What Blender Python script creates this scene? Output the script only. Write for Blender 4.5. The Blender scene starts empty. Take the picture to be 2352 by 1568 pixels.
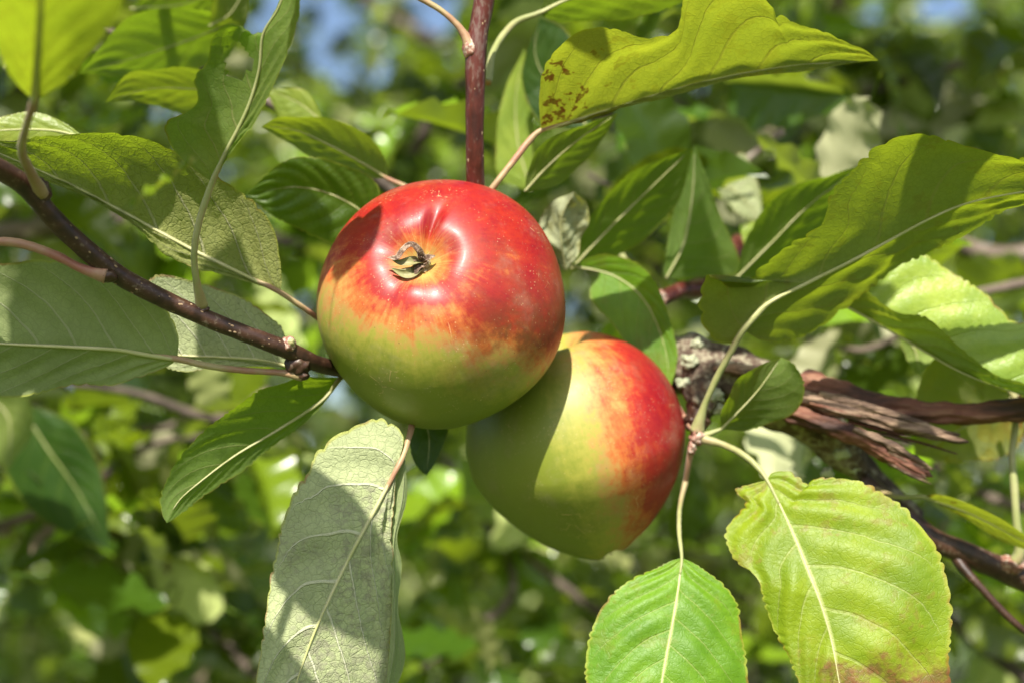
import bpy, math, random
import numpy as np
from mathutils import Vector, Matrix, noise as mnoise

rng = np.random.default_rng(7)
random.seed(7)
scene = bpy.context.scene
COL = scene.collection

# ------------------------------------------------------------------ camera
PITCH = math.radians(8.0)
FOCUS = 0.43                                  # metres from the lens to the front apple
UNIT = FOCUS * 36.0 / 50.0 / 2352.0           # size of one drawing unit at the focus distance
CAM_POS = Vector((0.0, 0.0, 1.6))
RIGHT = Vector((1, 0, 0))
UP = Vector((0, -math.sin(PITCH), math.cos(PITCH)))
BACK = Vector((0, -math.cos(PITCH), -math.sin(PITCH)))
cam_data = bpy.data.cameras.new("camera")
cam = bpy.data.objects.new("camera", cam_data)
COL.objects.link(cam)
cam.location = CAM_POS
cam.rotation_euler = (math.radians(90) + PITCH, 0, 0)
cam_data.lens = 50
cam_data.sensor_width = 36
cam_data.clip_start = 0.01
cam_data.clip_end = 500
cam_data.dof.use_dof = True
cam_data.dof.focus_distance = FOCUS - 35 * UNIT
cam_data.dof.aperture_fstop = 6.4
cam_data.dof.aperture_blades = 0
scene.camera = cam

# ------------------------------------------------------------------ light
SUN_CAM = Vector((-0.11, 0.80, 0.58)).normalized()      # towards the sun, in the camera's axes
SUN = (RIGHT * SUN_CAM.x + UP * SUN_CAM.y + BACK * SUN_CAM.z).normalized()
elev = math.asin(SUN.z)
azim = math.atan2(SUN.x, SUN.y)
world = bpy.data.worlds.new("World")
scene.world = world
world.use_nodes = True
wn = world.node_tree
sky = wn.nodes.new("ShaderNodeTexSky")
sky.sky_type = 'NISHITA'
sky.sun_disc = False
sky.sun_elevation = elev
sky.sun_rotation = azim
sky.air_density = 1.0
sky.dust_density = 1.6
bg = wn.nodes["Background"]
bg.inputs["Strength"].default_value = 0.098
wn.links.new(sky.outputs[0], bg.inputs[0])
sun_data = bpy.data.lights.new("sun", 'SUN')
sun_data.energy = 5.0
sun_data.angle = math.radians(0.55)
sun_data.color = (1.0, 0.945, 0.85)
sun_ob = bpy.data.objects.new("sun", sun_data)
COL.objects.link(sun_ob)
sun_ob.rotation_euler = SUN.to_track_quat('Z', 'Y').to_euler()
scene.view_settings.view_transform = 'Standard'
scene.view_settings.look = 'None'
scene.view_settings.exposure = 0.88
scene.view_settings.gamma = 1
scene.cycles.use_denoising = True
scene.cycles.max_bounces = 6
scene.cycles.diffuse_bounces = 2
scene.cycles.glossy_bounces = 2
scene.cycles.transparent_max_bounces = 8
scene.cycles.caustics_reflective = False
scene.cycles.caustics_refractive = False

# ------------------------------------------------------------------ helpers
def P(x, y, d=0.0):
    """world point seen at drawing position x, y and lying d units in front of the focus distance"""
    D = FOCUS - d * UNIT
    k = UNIT * D / FOCUS
    v = RIGHT * ((x - 1176) * k) + UP * ((784 - y) * k) - BACK * D
    return CAM_POS + v

def project(p):
    v = Vector(p) - CAM_POS
    D = -v.dot(BACK)
    k = UNIT * D / FOCUS
    return v.dot(RIGHT) / k + 1176, 784 - v.dot(UP) / k, D

def resample(pts, n, closed=False):
    """smooth curve through pts, sampled evenly by length; rows may hold any number of values"""
    a = np.array(pts, float)
    if len(a) == 2:
        t = np.linspace(0, 1, n)[:, None]
        return a[0] * (1 - t) + a[1] * t
    ext = np.vstack([2 * a[0] - a[1], a, 2 * a[-1] - a[-2]])
    out = []
    for i in range(1, len(ext) - 2):
        p0, p1, p2, p3 = ext[i - 1], ext[i], ext[i + 1], ext[i + 2]
        for s in np.linspace(0, 1, 16, endpoint=False):
            out.append(0.5 * ((2 * p1) + (-p0 + p2) * s + (2 * p0 - 5 * p1 + 4 * p2 - p3) * s * s
                              + (-p0 + 3 * p1 - 3 * p2 + p3) * s ** 3))
    out.append(a[-1])
    out = np.array(out)
    k = min(3, out.shape[1])
    seg = np.linalg.norm(np.diff(out[:, :k], axis=0), axis=1)
    L = np.concatenate([[0], np.cumsum(seg)])
    q = np.linspace(0, L[-1], n)
    return np.stack([np.interp(q, L, out[:, j]) for j in range(out.shape[1])], 1)

WORLD_LOC = {}
def empty(name, loc):
    o = bpy.data.objects.new(name, None)
    COL.objects.link(o)
    o.empty_display_size = 0.01
    o.location = loc
    WORLD_LOC[o.name] = Vector(loc)
    return o

def mesh_object(name, verts, faces, mat, parent=None, origin=None, smooth=True, uvs=None, attrs=None):
    verts = np.asarray(verts, float)
    if origin is None:
        origin = Vector(verts.mean(0))
    origin = Vector(origin)
    me = bpy.data.meshes.new(name)
    me.from_pydata((verts - np.array(origin)).tolist(), [], [tuple(int(i) for i in f) for f in faces])
    if uvs is not None:
        lay = me.uv_layers.new(name="UVMap")
        idx = np.empty(len(me.loops), dtype=np.int32)
        me.loops.foreach_get("vertex_index", idx)
        lay.data.foreach_set("uv", np.asarray(uvs, np.float32)[idx].ravel())
    for k, vals in (attrs or {}).items():
        at = me.attributes.new(k, 'FLOAT', 'POINT')
        at.data.foreach_set("value", np.asarray(vals, np.float32))
    if smooth:
        me.polygons.foreach_set("use_smooth", [True] * len(me.polygons))
    me.materials.append(mat)
    me.update()
    o = bpy.data.objects.new(name, me)
    COL.objects.link(o)
    WORLD_LOC[o.name] = origin
    if parent is not None:
        o.parent = parent
        o.location = origin - WORLD_LOC[parent.name]
    else:
        o.location = origin
    return o

def tag(o, label=None, category=None, group=None, kind=None):
    if label: o["label"] = label
    if category: o["category"] = category
    if group: o["group"] = group
    if kind: o["kind"] = kind
    return o

def tube_mesh(pts, n, sides, lump=0.0, seed=0, ridge=0.0):
    """pts are rows of world x, y, z, radius"""
    c = resample(pts, n)
    xyz, r = c[:, :3], np.maximum(c[:, 3], 1e-5)
    tan = np.gradient(xyz, axis=0)
    tan /= np.linalg.norm(tan, axis=1)[:, None] + 1e-12
    ref = np.array([0.31, 0.2, 0.93])
    verts, uv = [], []
    prev = np.cross(tan[0], ref); prev /= np.linalg.norm(prev)
    for i in range(n):
        prev = prev - tan[i] * prev.dot(tan[i]); prev /= np.linalg.norm(prev)
        b = np.cross(tan[i], prev)
        for j in range(sides):
            a = 2 * math.pi * j / sides
            dirv = prev * math.cos(a) + b * math.sin(a)
            rr = r[i]
            if lump:
                q = (xyz[i] + dirv * rr) / max(r.mean(), 1e-5)
                rr *= 1 + lump * mnoise.noise(Vector(q * 0.45 + seed)) + 0.5 * lump * mnoise.noise(Vector(q * 1.3 + seed))
            if ridge:
                rr *= 1 + ridge * (mnoise.noise(Vector((math.cos(a) * 3.0, math.sin(a) * 3.0, seed + i * 0.05))) + 0.6 * mnoise.noise(Vector((math.cos(a) * 8.0, math.sin(a) * 8.0, seed + i * 0.09))))
            verts.append(xyz[i] + dirv * rr)
    faces = []
    for i in range(n - 1):
        for j in range(sides):
            k = (j + 1) % sides
            faces.append((i * sides + j, i * sides + k, (i + 1) * sides + k, (i + 1) * sides + j))
    verts.append(xyz[0]); verts.append(xyz[-1])
    a, b = len(verts) - 2, len(verts) - 1
    for j in range(sides):
        k = (j + 1) % sides
        faces.append((a, k, j)); faces.append((b, (n - 1) * sides + j, (n - 1) * sides + k))
    return np.array(verts), faces

def tube(name, pts, mat, parent, n=None, sides=14, lump=0.0, seed=0, ridge=0.0):
    """pts rows: drawing x, y, d, radius in units"""
    w = []
    for x, y, d, r in pts:
        p = P(x, y, d)
        w.append((p.x, p.y, p.z, r * UNIT * (FOCUS - d * UNIT) / FOCUS))
    n = n or max(10, 8 * len(pts))
    v, f = tube_mesh(w, n, sides, lump, seed, ridge)
    return mesh_object(name, v, f, mat, parent, Vector(w[0][:3]))

# ------------------------------------------------------------------ node helpers
class Nodes:
    def __init__(self, name):
        self.mat = bpy.data.materials.new(name)
        self.mat.use_nodes = True
        self.t = self.mat.node_tree
        self.t.nodes.clear()
        self.out = self.t.nodes.new("ShaderNodeOutputMaterial")
    def n(self, kind, **kw):
        nd = self.t.nodes.new(kind)
        for k, v in kw.items(): setattr(nd, k, v)
        return nd
    def put(self, sock, v):
        if hasattr(v, "is_output") or isinstance(v, bpy.types.NodeSocket): self.t.links.new(v, sock)
        else:
            if sock.type == 'RGBA' and len(v) == 3: v = (*v, 1)
            sock.default_value = v
    def math(self, op, a, b=0.0, c=None, clamp=False):
        m = self.n("ShaderNodeMath", operation=op); m.use_clamp = clamp
        self.put(m.inputs[0], a); self.put(m.inputs[1], b)
        if c is not None: self.put(m.inputs[2], c)
        return m.outputs[0]
    def vmul(self, a, b):
        m = self.n("ShaderNodeVectorMath", operation='MULTIPLY')
        self.put(m.inputs[0], a); self.put(m.inputs[1], b)
        return m.outputs[0]
    def smooth(self, v, lo, hi, a=0.0, b=1.0):
        m = self.n("ShaderNodeMapRange", interpolation_type='SMOOTHSTEP')
        for i, x in enumerate((v, lo, hi, a, b)): self.put(m.inputs[i], x)
        return m.outputs[0]
    def mix(self, f, a, b, blend='MIX'):
        m = self.n("ShaderNodeMix", data_type='RGBA', blend_type=blend)
        self.put(m.inputs[0], f); self.put(m.inputs[6], a); self.put(m.inputs[7], b)
        return m.outputs[2]
    def noise(self, vec, scale, detail=3.0, rough=0.5, dist=0.0):
        m = self.n("ShaderNodeTexNoise")
        if vec is not None: self.put(m.inputs["Vector"], vec)
        m.inputs["Scale"].default_value = scale; m.inputs["Detail"].default_value = detail
        m.inputs["Roughness"].default_value = rough; m.inputs["Distortion"].default_value = dist
        return m.outputs[0]
    def voronoi(self, vec, scale, feature='DISTANCE_TO_EDGE', rand=1.0):
        m = self.n("ShaderNodeTexVoronoi", feature=feature)
        if vec is not None: self.put(m.inputs["Vector"], vec)
        m.inputs["Scale"].default_value = scale
        m.inputs["Randomness"].default_value = rand
        return m.outputs["Distance"]
    def ramp(self, v, stops):
        m = self.n("ShaderNodeValToRGB")
        self.put(m.inputs[0], v)
        e = m.color_ramp.elements
        while len(e) < len(stops): e.new(0.5)
        for el, (p, c) in zip(e, stops): el.position = p; el.color = (*c, 1)
        return m.outputs[0]
    def bump(self, h, dist, strength=1.0, normal=None):
        m = self.n("ShaderNodeBump")
        m.inputs["Distance"].default_value = dist; m.inputs["Strength"].default_value = strength
        self.put(m.inputs["Height"], h)
        if normal is not None: self.put(m.inputs["Normal"], normal)
        return m.outputs[0]

VEIN_N, VEIN_K, VEIN_Q = 7.0, 0.22, 0.12

def leaf_material(name, upper=(0.085, 0.17, 0.012), under=(0.24, 0.31, 0.06), trans=(0.31, 0.50, 0.018),
                  tfac=0.5, spots=0.0, spot_u=None, spot_col=(0.16, 0.035, 0.015), tip_blotch=0.0, vein_under=(0.36, 0.38, 0.14),
                  vein_upper=(0.24, 0.32, 0.05), detail=1.0, rough=0.42, purple=0.0, relief=1.0, hue_var=0.25):
    N = Nodes(name)
    uv = N.n("ShaderNodeUVMap").outputs[0]
    sep = N.n("ShaderNodeSeparateXYZ"); N.put(sep.inputs[0], uv)
    tc = N.n("ShaderNodeTexCoord").outputs["Object"]
    oi = N.n("ShaderNodeObjectInfo").outputs["Random"]
    u, vv = sep.outputs[0], sep.outputs[1]
    sgn = N.math('SUBTRACT', vv, 0.5)
    a = N.math('MULTIPLY', N.math('ABSOLUTE', sgn), 2.0)
    side = N.math('MULTIPLY', N.math('GREATER_THAN', sgn, 0.0), 0.45)
    wob = N.math('MULTIPLY', N.math('SUBTRACT', N.noise(tc, 60, 2), 0.5), 0.30)
    ku = N.math('ADD', N.math('MULTIPLY', a, -VEIN_K), N.math('MULTIPLY', N.math('MULTIPLY', a, a), -VEIN_Q))
    s = N.math('ADD', N.math('MULTIPLY', N.math('ADD', u, ku), VEIN_N), N.math('ADD', side, wob))
    fr = N.math('ABSOLUTE', N.math('SUBTRACT', N.math('FRACT', s), 0.5))       # 0 on a vein
    wid = N.math('ADD', N.math('MULTIPLY', N.math('SUBTRACT', 1.0, a), 0.035), 0.022)
    lat = N.math('SUBTRACT', 1.0, N.smooth(fr, N.math('MULTIPLY', wid, 0.35), wid))
    lat = N.math('MULTIPLY', lat, N.smooth(a, 1.0, 0.80))
    midw = N.math('ADD', N.math('MULTIPLY', N.math('SUBTRACT', 1.0, u), 0.035), 0.012)
    mid = N.math('SUBTRACT', 1.0, N.smooth(a, N.math('MULTIPLY', midw, 0.4), midw))
    major = N.math('MAXIMUM', lat, mid)
    nz = N.n("ShaderNodeTexNoise"); N.put(nz.inputs["Vector"], tc); nz.inputs["Scale"].default_value = 260; nz.inputs["Detail"].default_value = 2
    vm = N.n("ShaderNodeVectorMath", operation='MULTIPLY_ADD')
    N.put(vm.inputs[0], nz.outputs["Color"]); vm.inputs[1].default_value = (0.0028,) * 3; N.put(vm.inputs[2], tc)
    warped = vm.outputs[0]
    d1 = N.voronoi(warped, 430)
    d2 = N.voronoi(warped, 1100)
    net1 = N.math('SUBTRACT', 1.0, N.smooth(d1, 0.0, 0.11))
    net2 = N.math('SUBTRACT', 1.0, N.smooth(d2, 0.0, 0.16))
    net = N.math('MAXIMUM', N.math('MULTIPLY', net1, 0.9), N.math('MULTIPLY', net2, 0.55))
    cloud = N.noise(tc, 45, 4, 0.6)
    fine = N.noise(tc, 420, 3, 0.6)
    back = N.n("ShaderNodeNewGeometry").outputs["Backfacing"]
    # upper side
    up_c = N.mix(N.smooth(cloud, 0.3, 0.75), tuple(c * 0.78 for c in upper), (upper[0] * 1.45, upper[1] * 1.2, upper[2] * 1.2))
    up_c = N.mix(N.math('MULTIPLY', net, 0.22 * detail), up_c, tuple(c * 0.62 for c in upper))
    up_c = N.mix(N.math('MULTIPLY', lat, 0.30), up_c, vein_upper)
    up_c = N.mix(N.math('MULTIPLY', mid, 0.75), up_c, vein_upper)
    # underside
    un_c = N.mix(N.smooth(cloud, 0.3, 0.75), tuple(c * 0.86 for c in under), tuple(min(1, c * 1.14) for c in under))
    un_c = N.mix(N.math('MULTIPLY', net, 0.42 * detail), un_c, tuple(c * 0.62 for c in under))
    un_c = N.mix(N.math('MULTIPLY', fine, 0.25 * detail), un_c, (0.36, 0.40, 0.24))
    if purple:
        pm = N.math('MULTIPLY', N.smooth(N.noise(tc, 28, 3, 0.6), 0.48, 0.66), N.smooth(fine, 0.42, 0.62))
        un_c = N.mix(N.math('MULTIPLY', pm, purple), un_c, (0.20, 0.14, 0.17))
    un_c = N.mix(N.math('MULTIPLY', lat, 0.75), un_c, vein_under)
    un_c = N.mix(mid, un_c, vein_under)
    # margins: a thin yellow to rusty line
    edge = N.smooth(a, 0.955, 0.99)
    rust = N.smooth(N.noise(tc, 85, 2), 0.50, 0.62)
    ecol = N.mix(rust, (0.42, 0.44, 0.06), (0.28, 0.06, 0.02))
    hv = N.math('MULTIPLY', N.math('SUBTRACT', oi, 0.5), hue_var)
    col = N.mix(back, up_c, un_c)
    hsv = N.n("ShaderNodeHueSaturation")
    N.put(hsv.inputs["Hue"], N.math('ADD', N.math('MULTIPLY', hv, 0.08), 0.503))
    N.put(hsv.inputs["Value"], N.math('ADD', hv, 1.0))
    N.put(hsv.inputs["Color"], col)
    col = N.mix(N.math('MULTIPLY', edge, 0.6), hsv.outputs[0], ecol)
    tcol = N.mix(N.smooth(cloud, 0.25, 0.8), tuple(c * 0.85 for c in trans), (min(1, trans[0] * 1.2), min(1, trans[1] * 1.08), trans[2]))
    tcol = N.mix(N.math('MULTIPLY', net, 0.35 * detail), tcol, tuple(c * 0.70 for c in trans))
    tcol = N.mix(N.math('MULTIPLY', major, 0.5), tcol, (trans[0] * 0.75, trans[1] * 0.6, trans[2]))
    if spots or tip_blotch:
        sn = N.noise(tc, 130, 3, 0.65)
        area = N.noise(tc, 26, 2, 0.5)
        m1 = N.math('MULTIPLY', N.smooth(sn, 0.56, 0.62), N.smooth(area, 0.40, 0.52))
        m1 = N.math('MULTIPLY', m1, spots)
        if spot_u: m1 = N.math('MULTIPLY', m1, N.smooth(u, spot_u[1], spot_u[0], 0.12, 1.0))
        if tip_blotch:
            tz = N.math('ADD', u, N.math('MULTIPLY', N.math('SUBTRACT', N.noise(tc, 40, 5, 0.7), 0.5), 0.9))
            m2 = N.math('MULTIPLY', N.smooth(tz, 0.63, 0.74), tip_blotch)
            m1 = N.math('MAXIMUM', m1, m2)
        halo = N.math('MULTIPLY', N.smooth(sn, 0.50, 0.62), N.math('MULTIPLY', N.smooth(area, 0.38, 0.54), spots * 0.55))
        if tip_blotch: halo = N.math('MAXIMUM', halo, N.math('MULTIPLY', N.smooth(tz, 0.56, 0.70), 0.3))
        col = N.mix(halo, col, (0.42, 0.36, 0.04))
        m1 = N.math('MULTIPLY', m1, N.math('ADD', N.math('MULTIPLY', fine, 0.7), 0.5), clamp=True)
        col = N.mix(m1, col, N.mix(N.smooth(fine, 0.4, 0.6), spot_col, (spot_col[0] * 1.8, spot_col[1] * 1.7, spot_col[2] * 1.4)))
        tcol = N.mix(m1, tcol, tuple(c * 0.5 for c in spot_col))
    h = N.math('ADD', N.math('MULTIPLY', net1, -0.40), N.math('MULTIPLY', net2, -0.22))
    h = N.math('ADD', h, N.math('MULTIPLY', lat, -1.2))
    h = N.math('ADD', h, N.math('MULTIPLY', fine, 0.7))
    nrm = N.bump(h, 0.00012 * detail * relief, 0.9)
    pb = N.n("ShaderNodeBsdfPrincipled")
    N.put(pb.inputs["Base Color"], col)
    N.put(pb.inputs["Roughness"], N.math('ADD', N.math('MULTIPLY', back, 0.28), N.math('ADD', N.math('MULTIPLY', fine, 0.12), rough - 0.06)))
    N.put(pb.inputs["Specular IOR Level"], N.math('SUBTRACT', 0.5, N.math('MULTIPLY', back, 0.38)))
    N.put(pb.inputs["Normal"], nrm)
    tb = N.n("ShaderNodeBsdfTranslucent")
    N.put(tb.inputs["Color"], tcol); N.put(tb.inputs["Normal"], nrm)
    mx = N.n("ShaderNodeMixShader"); mx.inputs[0].default_value = tfac
    N.t.links.new(pb.outputs[0], mx.inputs[1]); N.t.links.new(tb.outputs[0], mx.inputs[2])
    N.t.links.new(mx.outputs[0], N.out.inputs[0])
    return N.mat

def simple_leaf_material(name, upper, under, trans, tfac=0.42, rough=0.42):
    """for leaves too blurred to show their veins"""
    N = Nodes(name)
    back = N.n("ShaderNodeNewGeometry").outputs["Backfacing"]
    at = N.n("ShaderNodeAttribute", attribute_name="tone").outputs["Fac"]
    rnd = N.n("ShaderNodeObjectInfo").outputs["Random"]
    r = N.math('FRACT', N.math('ADD', at, rnd))
    col = N.mix(back, upper, under)
    hsv = N.n("ShaderNodeHueSaturation")
    N.put(hsv.inputs["Hue"], N.math('ADD', N.math('MULTIPLY', r, 0.030), 0.480))
    N.put(hsv.inputs["Value"], N.math('ADD', N.math('MULTIPLY', r, 1.2), 0.48))
    N.put(hsv.inputs["Color"], col)
    pb = N.n("ShaderNodeBsdfPrincipled")
    N.put(pb.inputs["Base Color"], hsv.outputs[0])
    N.put(pb.inputs["Roughness"], N.math('ADD', N.math('MULTIPLY', back, 0.25), rough))
    tb = N.n("ShaderNodeBsdfTranslucent"); N.put(tb.inputs["Color"], trans)
    mx = N.n("ShaderNodeMixShader"); mx.inputs[0].default_value = tfac
    N.t.links.new(pb.outputs[0], mx.inputs[1]); N.t.links.new(tb.outputs[0], mx.inputs[2])
    N.t.links.new(mx.outputs[0], N.out.inputs[0])
    return N.mat

def bark_material(name, dark, mid, pale, scale=1.0, rough=0.6, pale_at=0.62, bump=0.0004, stretch=(1, 1, 1)):
    N = Nodes(name)
    tc = N.n("ShaderNodeTexCoord").outputs["Object"]
    v = N.vmul(tc, stretch)
    n1 = N.noise(v, 160 * scale, 5, 0.65)
    n2 = N.noise(v, 800 * scale, 3, 0.6)
    c = N.mix(N.smooth(n1, 0.32, 0.62), dark, mid)
    c = N.mix(N.math('MULTIPLY', N.smooth(N.math('ADD', N.math('MULTIPLY', n1, 0.5), N.math('MULTIPLY', n2, 0.5)), pale_at - 0.06, pale_at + 0.05), 0.8), c, pale)
    h = N.math('ADD', n1, N.math('MULTIPLY', n2, 0.5))
    pb = N.n("ShaderNodeBsdfPrincipled")
    N.put(pb.inputs["Base Color"], c); pb.inputs["Roughness"].default_value = rough
    N.put(pb.inputs["Normal"], N.bump(h, bump, 0.8))
    N.t.links.new(pb.outputs[0], N.out.inputs[0])
    return N.mat

def stalk_material(name, c1, c2, rough=0.5, flush=0.55):
    N = Nodes(name)
    tc = N.n("ShaderNodeTexCoord").outputs["Object"]
    n1 = N.noise(tc, 90, 3, 0.5)
    n2 = N.noise(tc, 1500, 2, 0.6)
    c = N.mix(N.smooth(n1, 0.35, 0.65), c1, c2)
    c = N.mix(N.math('MULTIPLY', N.smooth(N.noise(tc, 38, 3, 0.6), 0.50, 0.66), flush), c, (0.24, 0.075, 0.04))
    c = N.mix(N.math('MULTIPLY', n2, 0.22), c, (0.50, 0.47, 0.34))
    pb = N.n("ShaderNodeBsdfPrincipled")
    N.put(pb.inputs["Base Color"], c); pb.inputs["Roughness"].default_value = rough
    pb.inputs["Sheen Weight"].default_value = 0.12
    N.put(pb.inputs["Normal"], N.bump(n2, 0.00012, 0.7))
    N.t.links.new(pb.outputs[0], N.out.inputs[0])
    return N.mat

# ------------------------------------------------------------------ materials
M = {}
M['leaf'] = leaf_material('leaf_green')
M['leaf_thin'] = leaf_material('leaf_thin', upper=(0.10, 0.19, 0.012), under=(0.17, 0.26, 0.045), trans=(0.33, 0.52, 0.015), tfac=0.6)
M['leaf_olive'] = leaf_material('leaf_olive', upper=(0.10, 0.16, 0.015), under=(0.24, 0.29, 0.085), trans=(0.38, 0.52, 0.02), tfac=0.52, spots=0.15)
M['leaf_spotted'] = leaf_material('leaf_spotted', upper=(0.12, 0.17, 0.015), under=(0.28, 0.30, 0.09), trans=(0.45, 0.57, 0.03), tfac=0.52, spots=1.0, spot_u=(0.12, 0.36))
M['leaf_pale'] = leaf_material('leaf_pale_underside', under=(0.50, 0.55, 0.28), trans=(0.32, 0.38, 0.04), tfac=0.25, purple=0.40,
                               vein_under=(0.74, 0.73, 0.52), relief=1.6, detail=1.5, hue_var=0.0)
M['leaf_grey'] = leaf_material('leaf_grey_underside', under=(0.37, 0.45, 0.19), trans=(0.22, 0.33, 0.03), tfac=0.35,
                               vein_under=(0.50, 0.52, 0.33), relief=0.7)
M['leaf_relief'] = leaf_material('leaf_wrinkled', upper=(0.10, 0.16, 0.015), under=(0.34, 0.35, 0.10), trans=(0.36, 0.52, 0.02), tfac=0.46,
                                 vein_under=(0.62, 0.59, 0.36), relief=4.0)
M['leaf_bright'] = leaf_material('leaf_bright', upper=(0.13, 0.29, 0.010), trans=(0.34, 0.55, 0.01), tfac=0.35, rough=0.5, spots=0.10, vein_upper=(0.50, 0.55, 0.18), hue_var=0.1)
M['leaf_blotched'] = leaf_material('leaf_blotched', upper=(0.21, 0.325, 0.008), trans=(0.42, 0.55, 0.01), tfac=0.35, rough=0.5, spots=0.30, tip_blotch=0.9,
                                   spot_col=(0.13, 0.045, 0.028), vein_upper=(0.55, 0.58, 0.22), hue_var=0.0)
M['leaf_lit'] = leaf_material('leaf_sunlit_pale', upper=(0.30, 0.42, 0.06), trans=(0.40, 0.52, 0.03), tfac=0.35, rough=0.35)  # lit copy of the leaf: sunlit brightness put into the upper colour
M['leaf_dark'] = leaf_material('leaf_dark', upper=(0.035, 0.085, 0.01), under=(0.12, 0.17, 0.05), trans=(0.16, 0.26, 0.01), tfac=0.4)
M['leaf_mottled'] = leaf_material('leaf_mottled', upper=(0.40, 0.45, 0.18), under=(0.50, 0.52, 0.30), trans=(0.3, 0.35, 0.05), tfac=0.3, spots=1.0, spot_col=(0.05, 0.06, 0.03))
M['bg_leaf'] = simple_leaf_material('distant_leaf', (0.13, 0.21, 0.010), (0.42, 0.47, 0.17), (0.40, 0.54, 0.014), tfac=0.28, rough=0.26)
M['bg_leaf_dull'] = simple_leaf_material('distant_dull_leaf', (0.035, 0.070, 0.006), (0.46, 0.46, 0.26), (0.32, 0.42, 0.03), rough=0.3)
M['hedge_leaf'] = simple_leaf_material('hedge_leaf', (0.035, 0.065, 0.006), (0.06, 0.09, 0.02), (0.08, 0.13, 0.005), tfac=0.3)  # very dark green: shade of the deep gaps put into the leaf colour
M['bg_dry'] = simple_leaf_material('dry_leaf', (0.34, 0.27, 0.18), (0.42, 0.36, 0.26), (0.30, 0.22, 0.08), tfac=0.2)
M['bark_dark'] = bark_material('dark_twig_bark', (0.022, 0.010, 0.006), (0.060, 0.026, 0.015), (0.17, 0.125, 0.09), rough=0.42, pale_at=0.60, bump=0.00025)
M['bark_red'] = bark_material('red_twig_bark', (0.030, 0.006, 0.005), (0.10, 0.020, 0.014), (0.17, 0.11, 0.09), rough=0.33, pale_at=0.58, bump=0.00016, stretch=(1, 1, 0.35))
M['bark_old'] = bark_material('old_rough_bark', (0.045, 0.028, 0.018), (0.13, 0.085, 0.058), (0.32, 0.29, 0.20), scale=0.55, rough=0.85, pale_at=0.53, bump=0.0016)
M['bark_split'] = bark_material('split_wood', (0.035, 0.015, 0.010), (0.17, 0.060, 0.034), (0.24, 0.12, 0.07), scale=0.6, rough=0.75, pale_at=0.56, bump=0.0010, stretch=(0.25, 1, 1.6))
M['wood_grey'] = bark_material('grey_splinter_wood', (0.06, 0.035, 0.022), (0.16, 0.095, 0.060), (0.34, 0.23, 0.15), scale=0.8, rough=0.8, pale_at=0.53, bump=0.0009, stretch=(0.2, 1, 1.8))
M['bark_bg'] = bark_material('weathered_bark', (0.04, 0.030, 0.022), (0.16, 0.12, 0.095), (0.40, 0.34, 0.28), scale=0.2, rough=0.9, bump=0.002)
M['lichen'] = bark_material('lichen_crust', (0.16, 0.18, 0.10), (0.35, 0.38, 0.24), (0.52, 0.53, 0.36), scale=1.5, rough=0.9, pale_at=0.5, bump=0.0010)
M['stalk_pink'] = stalk_material('pink_stalk', (0.33, 0.13, 0.07), (0.38, 0.30, 0.13))
M['stalk_green'] = stalk_material('green_stalk', (0.24, 0.27, 0.07), (0.34, 0.33, 0.13))
M['stalk_red'] = stalk_material('red_stalk', (0.32, 0.09, 0.06), (0.40, 0.22, 0.13))
M['midrib'] = stalk_material('midrib_pale', (0.42, 0.43, 0.15), (0.52, 0.50, 0.24), flush=0.0)
M['lenticel'] = stalk_material('lenticel_cork', (0.26, 0.16, 0.08), (0.40, 0.27, 0.15), 0.8)
M['bud'] = bark_material('bud_scale', (0.14, 0.05, 0.03), (0.34, 0.15, 0.10), (0.60, 0.52, 0.42), scale=1.6, rough=0.7, pale_at=0.54, bump=0.0004)

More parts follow.
